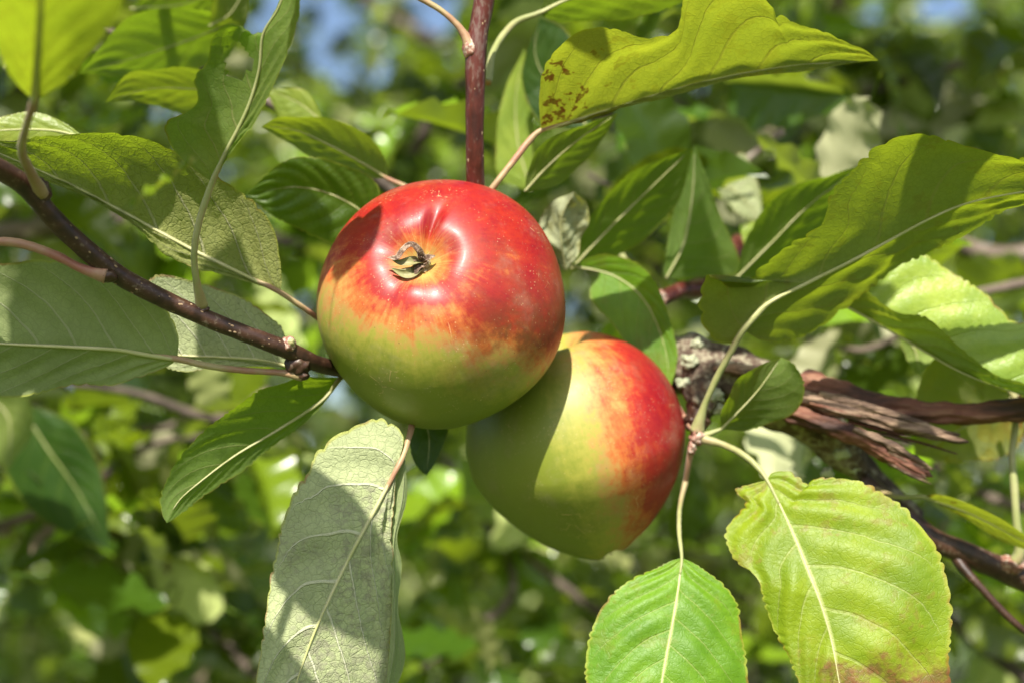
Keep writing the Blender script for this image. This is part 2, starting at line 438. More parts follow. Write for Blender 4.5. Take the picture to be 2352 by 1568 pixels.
# ------------------------------------------------------------------ leaf builder
def leaf_grid(Mid, EL, ER, flip, bulge=0.05, corr=0.02, teeth=28, tooth=0.035, nv=10, seed=0, wave=0.02):
    """Mid, EL, ER: n x 3 world points. Returns vertices, faces and uvs of one blade whose front is the upper side."""
    n = len(Mid)
    t = np.linspace(0, 1, n)
    avg = 0.5 * (np.linalg.norm(EL - Mid, axis=1).max() + np.linalg.norm(ER - Mid, axis=1).max())
    vs = np.concatenate([-np.linspace(1, 0, nv + 1)[:-1] ** 0.85, np.linspace(0, 1, nv + 1) ** 0.85])
    grid = np.zeros((n, len(vs), 3))
    ph = rng.random() * 10
    for j, v in enumerate(vs):
        E = EL if v < 0 else ER
        a = abs(v)
        out = E - Mid
        ln = np.linalg.norm(out, axis=1)[:, None] + 1e-9
        dirv = out / ln
        ta = t * teeth + (0.3 if v > 0 else 0) + 0.7 * np.sin(t * 13 + ph) + 0.35 * np.sin(t * 37 + 2 * ph)
        scal = (1 - np.abs(np.mod(ta, 1) * 2 - 1) ** 2.2) - 0.5
        scal = scal * (0.8 + 0.55 * np.sin(ta * 1.7 + ph))
        big = 0.02 * np.sin(t * 9 + ph + v) + 0.012 * np.sin(t * 23 + ph * 2)
        env = np.minimum(1, np.minimum(t, 1 - t) * 12)
        k = a + (tooth * scal * env * a ** 6 + big * env * a ** 3) * (avg / np.maximum(ln[:, 0], avg * 0.35))
        grid[:, j] = Mid + dirv * (ln * k[:, None])
    gt = np.gradient(grid, axis=0); gv = np.gradient(grid, axis=1)
    nm = np.cross(gt, gv); nm /= np.linalg.norm(nm, axis=2)[:, :, None] + 1e-12
    if flip: nm = -nm
    # smooth the normal across the strip so that displacement stays continuous
    for _ in range(3):
        nm[1:-1] = (nm[:-2] + nm[1:-1] * 2 + nm[2:]) / 4
    nm /= np.linalg.norm(nm, axis=2)[:, :, None] + 1e-12
    a = np.abs(vs)[None, :]
    env = np.minimum(1, np.minimum(t, 1 - t) * 8)[:, None]
    wid = np.where(vs[None, :] < 0, np.linalg.norm(EL - Mid, axis=1)[:, None], np.linalg.norm(ER - Mid, axis=1)[:, None])
    s = (t[:, None] - VEIN_K * a - VEIN_Q * a * a) * VEIN_N + np.where(vs[None, :] > 0, 0.45, 0.0)
    fr = np.abs(np.mod(s, 1) - 0.5) * 2                        # 0 on a vein
    h = corr * avg * (fr ** 0.8 - 0.5) * np.sin(np.pi * np.clip(a, 0, 1)) ** 0.6
    h = h + bulge * wid * 4 * a * (1 - a)
    h = h + wave * avg * a ** 2 * np.sin(t[:, None] * 16 + ph + np.sign(vs)[None, :] * 1.3) * 1.5
    for q in range(9):                                         # irregular puckers
        fa, fb = 4 + 9 * rng.random(), 1.5 + 4 * rng.random()
        h = h + wave * avg * 0.28 * np.sin(t[:, None] * fa * 2.2 + vs[None, :] * fb * 2 + rng.random() * 6.3) * np.sin(np.pi * np.clip(a, 0.02, 1)) ** 0.3 * np.minimum(1, a * 6)
    grid = grid + nm * (h * env)[:, :, None]
    nvv = len(vs)
    faces = []
    for i in range(n - 1):
        for j in range(nvv - 1):
            q = (i * nvv + j, (i + 1) * nvv + j, (i + 1) * nvv + j + 1, i * nvv + j + 1)
            faces.append(q if not flip else q[::-1])
    uv = np.stack([np.repeat(t, nvv), np.tile(vs * 0.5 + 0.5, n)], 1)
    return grid.reshape(-1, 3), faces, uv, nm

def in_poly(x, y, poly):
    c = False
    j = len(poly) - 1
    for i in range(len(poly)):
        xi, yi = poly[i]; xj, yj = poly[j]
        if (yi > y) != (yj > y) and x < (xj - xi) * (y - yi) / (yj - yi) + xi: c = not c
        j = i
    return c

def leaf(parent, mid, left, right, d=(0, 0), gl=(0, 0), gr=(0, 0), under=False, ref='B', mat='leaf', petiole=None,
         pet_mat='stalk_pink', rib=4.0, n=200, nv=10, teeth=28, tooth=0.035, bulge=0.05, corr=0.02, wave=0.016,
         holes=(), label=None, rib_mat='midrib', name='leaf'):
    """one traced leaf. mid/left/right run from blade base to tip; gl, gr = depth change per unit to the right and per unit upward."""
    m = resample(mid, n); l = resample(left, n); r = resample(right, n)
    t = np.linspace(0, 1, n)
    dm = np.interp(t, np.linspace(0, 1, len(d)), d)
    def depth(e, g):
        gx = np.interp(t, np.linspace(0, 1, len(np.atleast_1d(g[0]))), np.atleast_1d(g[0]))
        gy = np.interp(t, np.linspace(0, 1, len(np.atleast_1d(g[1]))), np.atleast_1d(g[1]))
        return dm + gx * (e[:, 0] - m[:, 0]) + gy * (m[:, 1] - e[:, 1])
    dl, dr = depth(l, gl), depth(r, gr)
    W = lambda a, dd: np.array([P(x, y, z) for (x, y), z in zip(a[:, :2], dd)])
    Mw, Lw, Rw = W(m, dm), W(l, dl), W(r, dr)
    # which way does the strip face?
    nl = np.cross(np.gradient(Mw, axis=0), Mw - Lw); nr = np.cross(np.gradient(Mw, axis=0), Rw - Mw)
    tot = {'L': nl.sum(0), 'R': nr.sum(0), 'B': nl.sum(0) + nr.sum(0)}[ref]
    toward = np.array(CAM_POS) - Mw.mean(0)
    faces_cam = tot.dot(toward) > 0
    flip = faces_cam == under
    v, f, uv, nm = leaf_grid(Mw, Lw, Rw, flip, bulge, corr, teeth, tooth, nv, wave=wave)
    if holes:
        pr = [project(p)[:2] for p in v]
        keep = []
        for q in f:
            cx = sum(pr[i][0] for i in q) / 4; cy = sum(pr[i][1] for i in q) / 4
            if not any(in_poly(cx, cy, h) for h in holes): keep.append(q)
        f = keep
    base = Vector(Mw[0])
    o = mesh_object(name, v, f, M[mat], parent, base, uvs=uv)
    if label: o["label"] = label
    if rib:
        k = np.linspace(0, n - 1, 50).astype(int)
        c = nm.shape[1] // 2
        off = -nm[k, c] * (rib * UNIT * 0.15)
        rr = rib * UNIT * 0.8 * np.linspace(1.0, 0.12, 50)
        pts = np.column_stack([Mw[k] + off, rr])[:47]
        tv, tf = tube_mesh(pts.tolist(), 60, 8)
        mesh_object('midrib', tv, tf, M[rib_mat], o, Vector(pts[0, :3]))
    if petiole:
        pts = [tuple(q) for q in petiole]
        pts.append((mid[0][0], mid[0][1], d[0] if True else 0, rib * 1.15 if rib else 5))
        k2 = n // 12
        pts.append((m[k2, 0], m[k2, 1], dm[k2] - 0.5, rib * 0.9 if rib else 4))
        pts = [(a_, b_, c_, r_ * (0.86 if k_ else 1.15)) for k_, (a_, b_, c_, r_) in enumerate(pts)]
        tube('petiole', pts, M[pet_mat], o, sides=12, lump=0.10)
    return o

def lenticels(parent, pts, count, seed, size=4.0, long=1.6):
    """small corky spots sitting on a twig: pts rows x, y, d, r"""
    rg = random.Random(seed)
    c = resample(pts, 200)
    me = None
    for k in range(count):
        i = rg.randrange(6, 194)
        x, y, d, r = c[i]
        p0 = P(x, y, d); p1 = P(*c[min(i + 2, 199)][:3])
        tan = (p1 - p0).normalized()
        view = (CAM_POS - p0).normalized()
        side = tan.cross(view).normalized()
        ang = rg.uniform(-1.25, 1.25)
        nrm = (view * math.cos(ang) + side * math.sin(ang))
        nrm = (nrm - tan * nrm.dot(tan)).normalized()
        if me is None:
            vs, fs = [], []
            for a_ in range(4):
                el = a_ / 4 * math.pi / 2
                for b_ in range(8):
                    an = b_ / 8 * 2 * math.pi
                    vs.append((math.cos(el) * math.cos(an), math.cos(el) * math.sin(an), math.sin(el)))
            vs.append((0, 0, 1))
            for a_ in range(3):
                for b_ in range(8):
                    fs.append((a_ * 8 + b_, a_ * 8 + (b_ + 1) % 8, (a_ + 1) * 8 + (b_ + 1) % 8, (a_ + 1) * 8 + b_))
            for b_ in range(8): fs.append((24 + b_, 24 + (b_ + 1) % 8, 32))
            me = bpy.data.meshes.new('lenticel'); me.from_pydata(vs, [], fs); me.materials.append(M['lenticel'])
            me.polygons.foreach_set("use_smooth", [True] * len(me.polygons))
        o = bpy.data.objects.new('lenticel', me); COL.objects.link(o); o.parent = parent
        s = size * UNIT * rg.uniform(0.5, 1.25)
        pos = p0 + nrm * (r * UNIT * 0.985)
        rot = Matrix((tan, nrm.cross(tan), nrm)).transposed().to_4x4()
        L = rg.uniform(0.9, long)
        mat = Matrix.Translation(pos - WORLD_LOC[parent.name]) @ rot @ Matrix.Diagonal((s * L, s * 0.75, s * 0.38, 1))
        o.matrix_local = mat

# ================================================================== SETTING
def ground_material():
    N = Nodes('orchard_grass_ground')
    tc = N.n("ShaderNodeTexCoord").outputs["Object"]
    c = N.ramp(N.noise(tc, 3.0, 6, 0.65), [(0.3, (0.035, 0.06, 0.012)), (0.55, (0.09, 0.13, 0.025)), (0.75, (0.26, 0.21, 0.11))])
    pb = N.n("ShaderNodeBsdfPrincipled"); N.put(pb.inputs["Base Color"], c); pb.inputs["Roughness"].default_value = 0.9
    N.put(pb.inputs["Normal"], N.bump(N.noise(tc, 30, 4, 0.7), 0.04, 0.8))
    N.t.links.new(pb.outputs[0], N.out.inputs[0])
    return N.mat
gv, gf = [], []
NG = 40
for i in range(NG + 1):
    for j in range(NG + 1):
        x = (i / NG - 0.5) * 2; y = (j / NG - 0.5) * 2
        X = math.copysign(abs(x) ** 2.2, x) * 220; Y = math.copysign(abs(y) ** 2.2, y) * 220
        gv.append((X, Y, 0.12 * mnoise.noise(Vector((X * 0.2, Y * 0.2, 0)))))
for i in range(NG):
    for j in range(NG):
        a = i * (NG + 1) + j
        gf.append((a, a + NG + 1, a + NG + 2, a + 1))
tag(mesh_object('ground', gv, gf, ground_material(), None, Vector((0, 0, 0))), kind='structure')

# sky gaps in the foliage: drawing x, y, half-width, half-height
GAPS = [(612, 22, 34, 28), (748, 130, 22, 40), (825, 195, 46, 34), (985, 30, 74, 50), (2150, 20, 66, 26), (1990, 20, 26, 26),
        (365, 250, 14, 18), (1590, 205, 14, 12), (765, 40, 22, 44), (1075, 170, 10, 30)]
def gap_hit(x, y, m=1.0, pad=0.0):
    for gx, gy, a, b in GAPS:
        if ((x - gx) / (a * m + pad)) ** 2 + ((y - gy) / (b * m + pad)) ** 2 < 1: return True
    return False

# ---- distant leaf shapes (each one folded, curled blade with a short stalk)
def template_leaf(fold, curl, width, seed, nt=7, nv=2):
    t = np.linspace(0, 1, nt)
    z = -curl * t ** 2
    Mid = np.stack([0.05 * np.sin(t * 3 + seed), t, z], 1)
    w = width * np.sin(np.pi * t ** 0.78) ** 0.8
    w[0] = w[-1] = 0.004
    EL = Mid + np.stack([-w * math.cos(fold), 0 * t, w * math.sin(fold)], 1)
    ER = Mid + np.stack([w * math.cos(fold), 0 * t, w * math.sin(fold)], 1)
    v, f = [], []
    vs = np.linspace(-1, 1, 2 * nv + 1)
    for i in range(nt):
        for q in vs:
            E = EL[i] if q < 0 else ER[i]
            p = Mid[i] + (E - Mid[i]) * abs(q)
            p = p + np.array([0, 0, 0.05 * math.sin(i * 1.9 + seed + 2 * q) * abs(q)])
            v.append(p)
    k = len(vs)
    for i in range(nt - 1):
        for j in range(k - 1):
            f.append((i * k + j, i * k + j + 1, (i + 1) * k + j + 1, (i + 1) * k + j))
    # stalk
    b = len(v)
    for yy, zz in ((0, 0), (-0.3, -0.03)):
        for an in range(3):
            v.append(np.array([0.012 * math.cos(an * 2.1), yy, zz + 0.012 * math.sin(an * 2.1)]))
    for an in range(3):
        f.append((b + an, b + (an + 1) % 3, b + 3 + (an + 1) % 3, b + 3 + an))
    return np.array(v), f

def leaf_frame(normal, heading):
    z = np.array(normal) / np.linalg.norm(normal)
    y = np.array(heading) - z * np.dot(heading, z)
    y /= np.linalg.norm(y) + 1e-9
    x = np.cross(y, z)
    return np.stack([x, y, z], 1)

sun_np = np.array(SUN)
def random_leaf_frame(rg, align=0.9, rnd=1.0):
    nrm = sun_np * align * 0.45 + np.array([0, 0, 0.45]) + rg.normal(size=3) * 0.70 * rnd
    hd = rg.normal(size=3) + np.array([0, -0.2, -0.35])
    return leaf_frame(nrm, hd)

TEMPL = [template_leaf(f, c, w, i) for i, (f, c, w) in enumerate([(0.25, 0.1, 0.30), (0.5, 0.3, 0.33), (0.1, -0.1, 0.36), (0.8, 0.25, 0.34), (0.35, 0.5, 0.28)])]

def leaf_cloud(name, centers, sizes, mat, parent, rg, align=0.9, rnd=1.0, kind='stuff'):
    V, F, T, base = [], [], [], 0
    for c, s in zip(centers, sizes):
        tv, tf = TEMPL[rg.integers(len(TEMPL))]
        R = random_leaf_frame(rg, align, rnd)
        v = (tv * s) @ R.T + c
        V.append(v); F.extend([tuple(i + base for i in q) for q in tf]); base += len(v)
        T.append(np.full(len(v), rg.random()))
    o = mesh_object(name, np.vstack(V), F, M[mat], parent, None, attrs={'tone': np.concatenate(T)})
    if kind: o["kind"] = kind
    return o

def limb(name, a, b, r0, r1, mat, parent, seed, bend=0.12, n=24, sides=10):
    a, b = Vector(a), Vector(b)
    rg = random.Random(seed)
    L = (b - a).length
    pts = []
    for k in range(6):
        t = k / 5
        off = Vector((rg.uniform(-1, 1), rg.uniform(-1, 1), rg.uniform(-1, 1))) * L * bend * math.sin(math.pi * t)
        p = a.lerp(b, t) + off
        pts.append((p.x, p.y, p.z, r0 + (r1 - r0) * t))
    v, f = tube_mesh(pts, n, sides, 0.12, seed)
    return mesh_object(name, v, f, M[mat], parent, a)

def orchard_tree(x, y, h, spread, n, label, seed, dull=0.3, gaps=True, size=(0.042, 0.070), zlow=0.25):
    rg = np.random.default_rng(seed)
    root = empty('apple_tree', (x, y, 0))
    tag(root, label, 'tree', 'apple trees standing behind the branch')
    fork = Vector((x + 0.05, y, h * 0.38))
    limb('trunk', (x, y, -0.05), fork, 0.10, 0.075, 'bark_bg', root, seed)
    for k in range(7):
        an = k * 0.9 + seed; rad = spread * (0.55 + 0.3 * rg.random())
        limb('branch', fork, (x + rad * math.cos(an), y + 0.8 * rad * math.sin(an), h * (0.5 + 0.45 * rg.random())), 0.045, 0.010, 'bark_bg', root, seed * 10 + k, n=18, sides=7)
    cen = []
    clumps = [(np.array([x, y, h * 0.55]) + rg.normal(size=3) * np.array([spread * 0.45, spread * 0.42, h * 0.24]), 0.14 + 0.16 * rg.random()) for _ in range(70)]
    while len(cen) < n:
        c, r = clumps[rg.integers(len(clumps))]
        p = c + rg.normal(size=3) * r * 0.75
        if p[2] < zlow: continue
        px, py, D = project(p)
        if D < 0.9: continue
        if gaps and D > 0:
            pad = 0.022 * FOCUS / D / UNIT
            if gap_hit(px, py, 0.9, pad): continue
        cen.append(p)
    cen = np.array(cen)
    k = int(n * (1 - dull))
    leaf_cloud('crown', cen[:k], rg.uniform(*size, k), 'bg_leaf', root, rg)
    leaf_cloud('crown', cen[k:], rg.uniform(*size, n - k), 'bg_leaf_dull', root, rg)
    return root

orchard_tree(-1.25, 2.9, 3.6, 1.15, 13000, 'dark leafed apple tree furthest left behind the twig', 11)
orchard_tree(0.45, 3.2, 3.8, 1.2, 15000, 'dense apple tree directly behind the two apples', 12)
orchard_tree(2.3, 3.0, 3.7, 1.15, 12000, 'apple tree behind the split branch on the right', 13)

# ---- the tree the apples hang on: unseen, its crown added to shade the background
rgc = np.random.default_rng(77)
own = empty('apple_tree', (1.5, 0.9, 0))
tag(own, 'unseen tree bearing the two apples, its crown added to shade the background', 'tree')
limb('trunk', (1.5, 0.9, -0.05), (1.3, 0.8, 1.9), 0.11, 0.09, 'bark_bg', own, 3)
for k in range(5):
    limb('branch', (1.3, 0.8, 1.9), (1.0 - 0.6 * k, 0.6 + 0.1 * (k % 3), 2.75 + 0.1 * (k % 2)), 0.05, 0.012, 'bark_bg', own, 40 + k, bend=0.05, n=18, sides=7)
cl = [(np.array([rgc.uniform(-2.3, 1.7), rgc.uniform(0.15, 1.0), rgc.uniform(2.45, 3.1)]), rgc.uniform(0.10, 0.2)) for _ in range(34)]
cl += [(np.array([rgc.uniform(-1.3, 0.3), rgc.uniform(0.2, 0.9), rgc.uniform(2.45, 2.9)]), rgc.uniform(0.10, 0.2)) for _ in range(40)]
cl += [(np.array([rgc.uniform(-1.5, -0.2), rgc.uniform(0.75, 1.3), rgc.uniform(2.5, 2.9)]), rgc.uniform(0.08, 0.14)) for _ in range(26)]
cen = []
while len(cen) < 4400:
    c, r = cl[rgc.integers(len(cl))]
    p = c + rgc.normal(size=3) * r
    if p[2] > 1.6 + 0.12 + p[1] * math.tan(math.radians(22.5)): cen.append(p)
for k in range(900):
    c = np.array([rgc.uniform(-1.35, 0.15), rgc.uniform(0.65, 1.15), rgc.uniform(2.5, 2.85)])
    if math.sin(c[0] * 9) + math.sin(c[1] * 17 + 1) + rgc.normal() * 0.6 > -0.5: cen.append(c)
leaf_cloud('crown', cen, rgc.uniform(0.06, 0.095, len(cen)), 'bg_leaf', own, rgc)

# ---- far hedge closing the view under the sky
rgh = np.random.default_rng(5)
cen = []
while len(cen) < 11000:
    p = np.array([rgh.uniform(-9, 9), 6.5 + rgh.normal() * 0.45, rgh.uniform(0, 5.2)])
    px, py, D = project(p)
    if gap_hit(px, py, 0.9, 0.07 * FOCUS / D / UNIT): continue
    if p[2] > 4.6 + 0.5 * math.sin(p[0] * 2.1): continue
    cen.append(p)
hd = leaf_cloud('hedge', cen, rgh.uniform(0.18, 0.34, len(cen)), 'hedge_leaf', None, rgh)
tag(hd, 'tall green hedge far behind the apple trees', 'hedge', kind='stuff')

# ================================================================== BACKGROUND TWIGS (leaf by leaf)
BG_MESH = []
for i, (tv, tf) in enumerate([template_leaf(f, c, w, i, nt=14, nv=4) for i, (f, c, w) in enumerate(
        [(0.2, 0.1, 0.30), (0.45, 0.25, 0.33), (0.1, -0.08, 0.35), (0.7, 0.2, 0.34), (0.3, 0.4, 0.28)])]):
    for mt in ('bg_leaf', 'bg_leaf_dull', 'bg_dry'):
        me = bpy.data.meshes.new('leaf')
        me.from_pydata(tv.tolist(), [], tf)
        me.polygons.foreach_set("use_smooth", [True] * len(me.polygons))
        me.materials.append(M[mt])
        at = me.attributes.new('tone', 'FLOAT', 'POINT')
        at.data.foreach_set("value", [0.0] * len(me.vertices))
        BG_MESH.append((mt, me))

def bg_twig(label, path, n_leaf, seed, size=(0.036, 0.060), spread=0.045, dull=0.35, dry=0.05, align=0.9, cat='branch', gap_ok=False, bark='bark_bg'):
    """path rows: drawing x, y, d, radius(units)"""
    rg = np.random.default_rng(seed)
    path = [(x, y, d * 1.45, r) for x, y, d, r in path]
    spread *= 1.5
    p0 = P(*path[0][:3])
    root = empty('apple_twig', p0)
    tag(root, label, cat, 'blurred leafy twigs behind the apples')
    tube('bark', path, M[bark], root, n=30, sides=9, lump=0.12, seed=seed)
    c = resample(path, 100)
    made = 0; tries = 0
    while made < n_leaf and tries < n_leaf * 12:
        tries += 1
        i = rg.integers(5, 100)
        s = rg.uniform(*size)
        base = np.array(P(*c[i, :3])) + rg.normal(size=3) * spread * 0.5
        R = random_leaf_frame(rg, align)
        mid = base + R[:, 1] * s * 0.5
        px, py, D = project(mid)
        if D < FOCUS + 0.04: continue
        if not gap_ok and gap_hit(px, py, 0.9, 0.5 * s * 0.45 * FOCUS / D / UNIT): continue
        q = rg.random()
        mt = 'bg_dry' if q < dry else ('bg_leaf_dull' if q < dry + dull else 'bg_leaf')
        me = [m for k, m in BG_MESH if k == mt][rg.integers(5)]
        o = bpy.data.objects.new('leaf', me); COL.objects.link(o); o.parent = root
        if mt == 'bg_dry': s *= 0.5
        M4 = Matrix.Translation(Vector(base) - p0) @ Matrix(R.tolist()).to_4x4() @ Matrix.Scale(s, 4)
        o.matrix_local = M4
        made += 1
    return root

bg_twig('blurred twig rising behind the top left leaves', [(-100, 300, -2200, 16), (150, 150, -2000, 13), (420, 60, -1900, 10), (640, -80, -1900, 7)], 43, 21)
bg_twig('blurred twig behind the wrinkled left leaf', [(-150, 560, -1700, 30), (150, 520, -1800, 24), (420, 500, -2000, 22), (760, 590, -2300, 16)], 43, 22, dull=0.4)
bg_twig('shaded twig under the grey leaf at lower left', [(-120, 1250, -1500, 14), (150, 1150, -1500, 12), (350, 1020, -1600, 9), (560, 1000, -1700, 6)], 52, 23)
bg_twig('dark upright twig at the bottom left', [(300, 1750, -2600, 26), (340, 1400, -2700, 22), (440, 1180, -2700, 16), (520, 900, -2900, 10)], 40, 24, dull=0.5)
bg_twig('blurred twig between the pale hanging leaf and lower apple', [(820, 1750, -1900, 12), (1010, 1500, -2000, 11), (1180, 1340, -2100, 10), (1020, 1050, -2300, 7)], 48, 25)
bg_twig('blurred twig between the two bright leaves at the bottom', [(1750, 1800, -2100, 16), (1500, 1500, -2100, 13), (1300, 1350, -2100, 10), (1180, 1250, -2200, 7)], 31, 26)
bg_twig('pale weathered twig crossing behind the spotted leaf', [(1300, 260, -2600, 22), (1650, 250, -2700, 20), (1900, 270, -2700, 16), (2200, 330, -2800, 9)], 55, 27)
bg_twig('blurred leafy twig at the top right corner', [(2500, 40, -2400, 16), (2200, 150, -2400, 12), (1950, 230, -2500, 9), (1800, 350, -2600, 6)], 52, 28)
bg_twig('weathered branch end behind the large right leaf', [(2500, 560, -1700, 26), (2300, 590, -1800, 24), (2150, 540, -1900, 17), (1950, 480, -2100, 9)], 40, 29)
bg_twig('blurred twig behind the blotched leaf at bottom right', [(2500, 1650, -1800, 20), (2280, 1500, -1900, 17), (2150, 1380, -2000, 12), (2000, 1180, -2200, 8)], 43, 30)
bg_twig('blurred twig behind the upright reddish twig', [(860, 480, -2500, 20), (950, 350, -2500, 16), (1020, 230, -2500, 12), (1160, 120, -2600, 7)], 31, 31)
bg_twig('shaded twig under the split branch', [(2450, 1180, -1500, 14), (2250, 1130, -1600, 12), (2000, 950, -1900, 9), (1900, 800, -2100, 6)], 31, 32)

bg_twig('small leafed twig behind the olive leaves right of the front apple', [(1800, 300, -950, 9), (1640, 420, -1000, 8), (1500, 470, -1050, 7), (1350, 400, -1100, 5)], 22, 41)
bg_twig('leafy twig in the gap above the split branch', [(2400, 640, -1050, 12), (2200, 690, -1100, 10), (2000, 800, -1150, 8), (1850, 780, -1200, 6)], 22, 42, dull=0.5)
bg_twig('sunlit small leafed twig left of the pale hanging leaf', [(520, 930, -1750, 9), (380, 980, -1800, 8), (220, 1000, -1850, 7), (90, 1080, -1900, 5)], 44, 43)
bg_twig('dark leafed twig low behind the pale hanging leaf', [(700, 1700, -2000, 12), (520, 1480, -2050, 10), (330, 1350, -2100, 8), (150, 1320, -2200, 5)], 44, 44, dull=0.7)

# ================================================================== APPLES
def apple_material(name, streak=0.9, rough=0.45, coat=0.04):
    N = Nodes(name)
    uv = N.n("ShaderNodeUVMap").outputs[0]
    tc = N.n("ShaderNodeTexCoord").outputs["Object"]
    bl = N.n("ShaderNodeAttribute", attribute_name="blush").outputs["Fac"]
    cx = N.n("ShaderNodeAttribute", attribute_name="basin").outputs["Fac"]
    bn = N.n("ShaderNodeAttribute", attribute_name="bruise").outputs["Fac"]
    st = N.noise(N.vmul(uv, (46, 2.2, 1)), 1.0, 4, 0.65)
    st2 = N.noise(N.vmul(uv, (95, 8, 1)), 1.0, 3, 0.7)
    mot = N.noise(tc, 95, 5, 0.65)
    mot2 = N.noise(tc, 420, 3, 0.6)
    v = N.math('ADD', bl, N.math('MULTIPLY', N.math('SUBTRACT', st, 0.5), 0.42 * streak))
    v = N.math('ADD', v, N.math('MULTIPLY', N.math('SUBTRACT', st2, 0.5), 0.28 * streak))
    v = N.math('ADD', v, N.math('MULTIPLY', N.math('SUBTRACT', mot, 0.5), 0.48))
    v = N.math('ADD', v, N.math('MULTIPLY', N.math('SUBTRACT', mot2, 0.5), 0.30))
    v = N.math('ADD', v, N.math('MULTIPLY', N.math('SUBTRACT', N.noise(tc, 240, 5, 0.75), 0.5), 0.40))
    c = N.ramp(v, [(0.0, (0.20, 0.235, 0.024)), (0.28, (0.34, 0.32, 0.050)), (0.42, (0.46, 0.26, 0.070)), (0.58, (0.52, 0.13, 0.03)),
                   (0.76, (0.36, 0.018, 0.010)), (1.0, (0.26, 0.003, 0.008))])
    # brownish darker flush
    c = N.mix(N.math('MULTIPLY', bn, N.smooth(mot, 0.35, 0.60)), c, (0.13, 0.035, 0.012))
    c = N.mix(N.math('MULTIPLY', N.smooth(N.noise(tc, 36, 6, 0.7), 0.44, 0.66), 0.22), c, (0.15, 0.13, 0.025))
    # straw coloured rays round the calyx
    rays = N.math('MULTIPLY', N.smooth(st2, 0.47, 0.62), cx)
    c = N.mix(N.math('MULTIPLY', rays, 0.75), c, (0.60, 0.36, 0.12))
    # pale lenticel dots and russet cracks
    dots = N.math('SUBTRACT', 1.0, N.smooth(N.voronoi(tc, 520, 'F1'), 0.06, 0.20))
    dm = N.math('MULTIPLY', dots, N.smooth(N.noise(tc, 60, 4, 0.7), 0.48, 0.66))
    c = N.mix(N.math('MULTIPLY', dm, 0.5), c, (0.66, 0.50, 0.24))
    dots2 = N.math('SUBTRACT', 1.0, N.smooth(N.voronoi(tc, 900, 'F1'), 0.08, 0.22))
    c = N.mix(N.math('MULTIPLY', N.math('MULTIPLY', dots2, N.smooth(N.noise(tc, 110, 3), 0.45, 0.6)), 0.40), c, (0.62, 0.48, 0.26))
    cr = N.math('SUBTRACT', 1.0, N.smooth(N.voronoi(N.vmul(tc, (1, 1, 1)), 150), 0.0, 0.022))
    cm = N.math('MULTIPLY', cr, N.math('MULTIPLY', N.smooth(N.noise(tc, 55, 2), 0.60, 0.66), N.smooth(mot2, 0.45, 0.6)))
    c = N.mix(N.math('MULTIPLY', cm, 0.8), c, (0.66, 0.42, 0.20))
    # dusty bloom and dull scuffs
    bloom = N.math('MULTIPLY', N.smooth(N.noise(tc, 70, 5, 0.75), 0.50, 0.72), 0.10)
    c = N.mix(bloom, c, (0.55, 0.42, 0.34))
    specks = N.math('SUBTRACT', 1.0, N.smooth(N.voronoi(tc, 170, 'F1'), 0.02, 0.055))
    c = N.mix(N.math('MULTIPLY', specks, 0.55), c, (0.10, 0.07, 0.03))
    pb = N.n("ShaderNodeBsdfPrincipled")
    N.put(pb.inputs["Base Color"], c)
    N.put(pb.inputs["Roughness"], N.math('ADD', N.math('ADD', N.math('MULTIPLY', mot2, 0.16), rough - 0.08), N.math('MULTIPLY', bloom, 1.1)))
    pb.inputs["Subsurface Weight"].default_value = 0.12
    pb.inputs["Subsurface Radius"].default_value = (1.0, 0.5, 0.2)
    pb.inputs["Subsurface Scale"].default_value = 0.003
    pb.inputs["Specular IOR Level"].default_value = 0.5
    pb.inputs["Coat Weight"].default_value = coat
    pb.inputs["Coat Roughness"].default_value = 0.16
    hh = N.math('ADD', N.math('MULTIPLY', st2, 0.5), N.math('MULTIPLY', mot2, 0.6))
    hh = N.math('ADD', hh, N.math('MULTIPLY', cm, 0.8))
    N.put(pb.inputs["Normal"], N.bump(hh, 0.00010, 0.8))
    N.t.links.new(pb.outputs[0], N.out.inputs[0])
    return N.mat

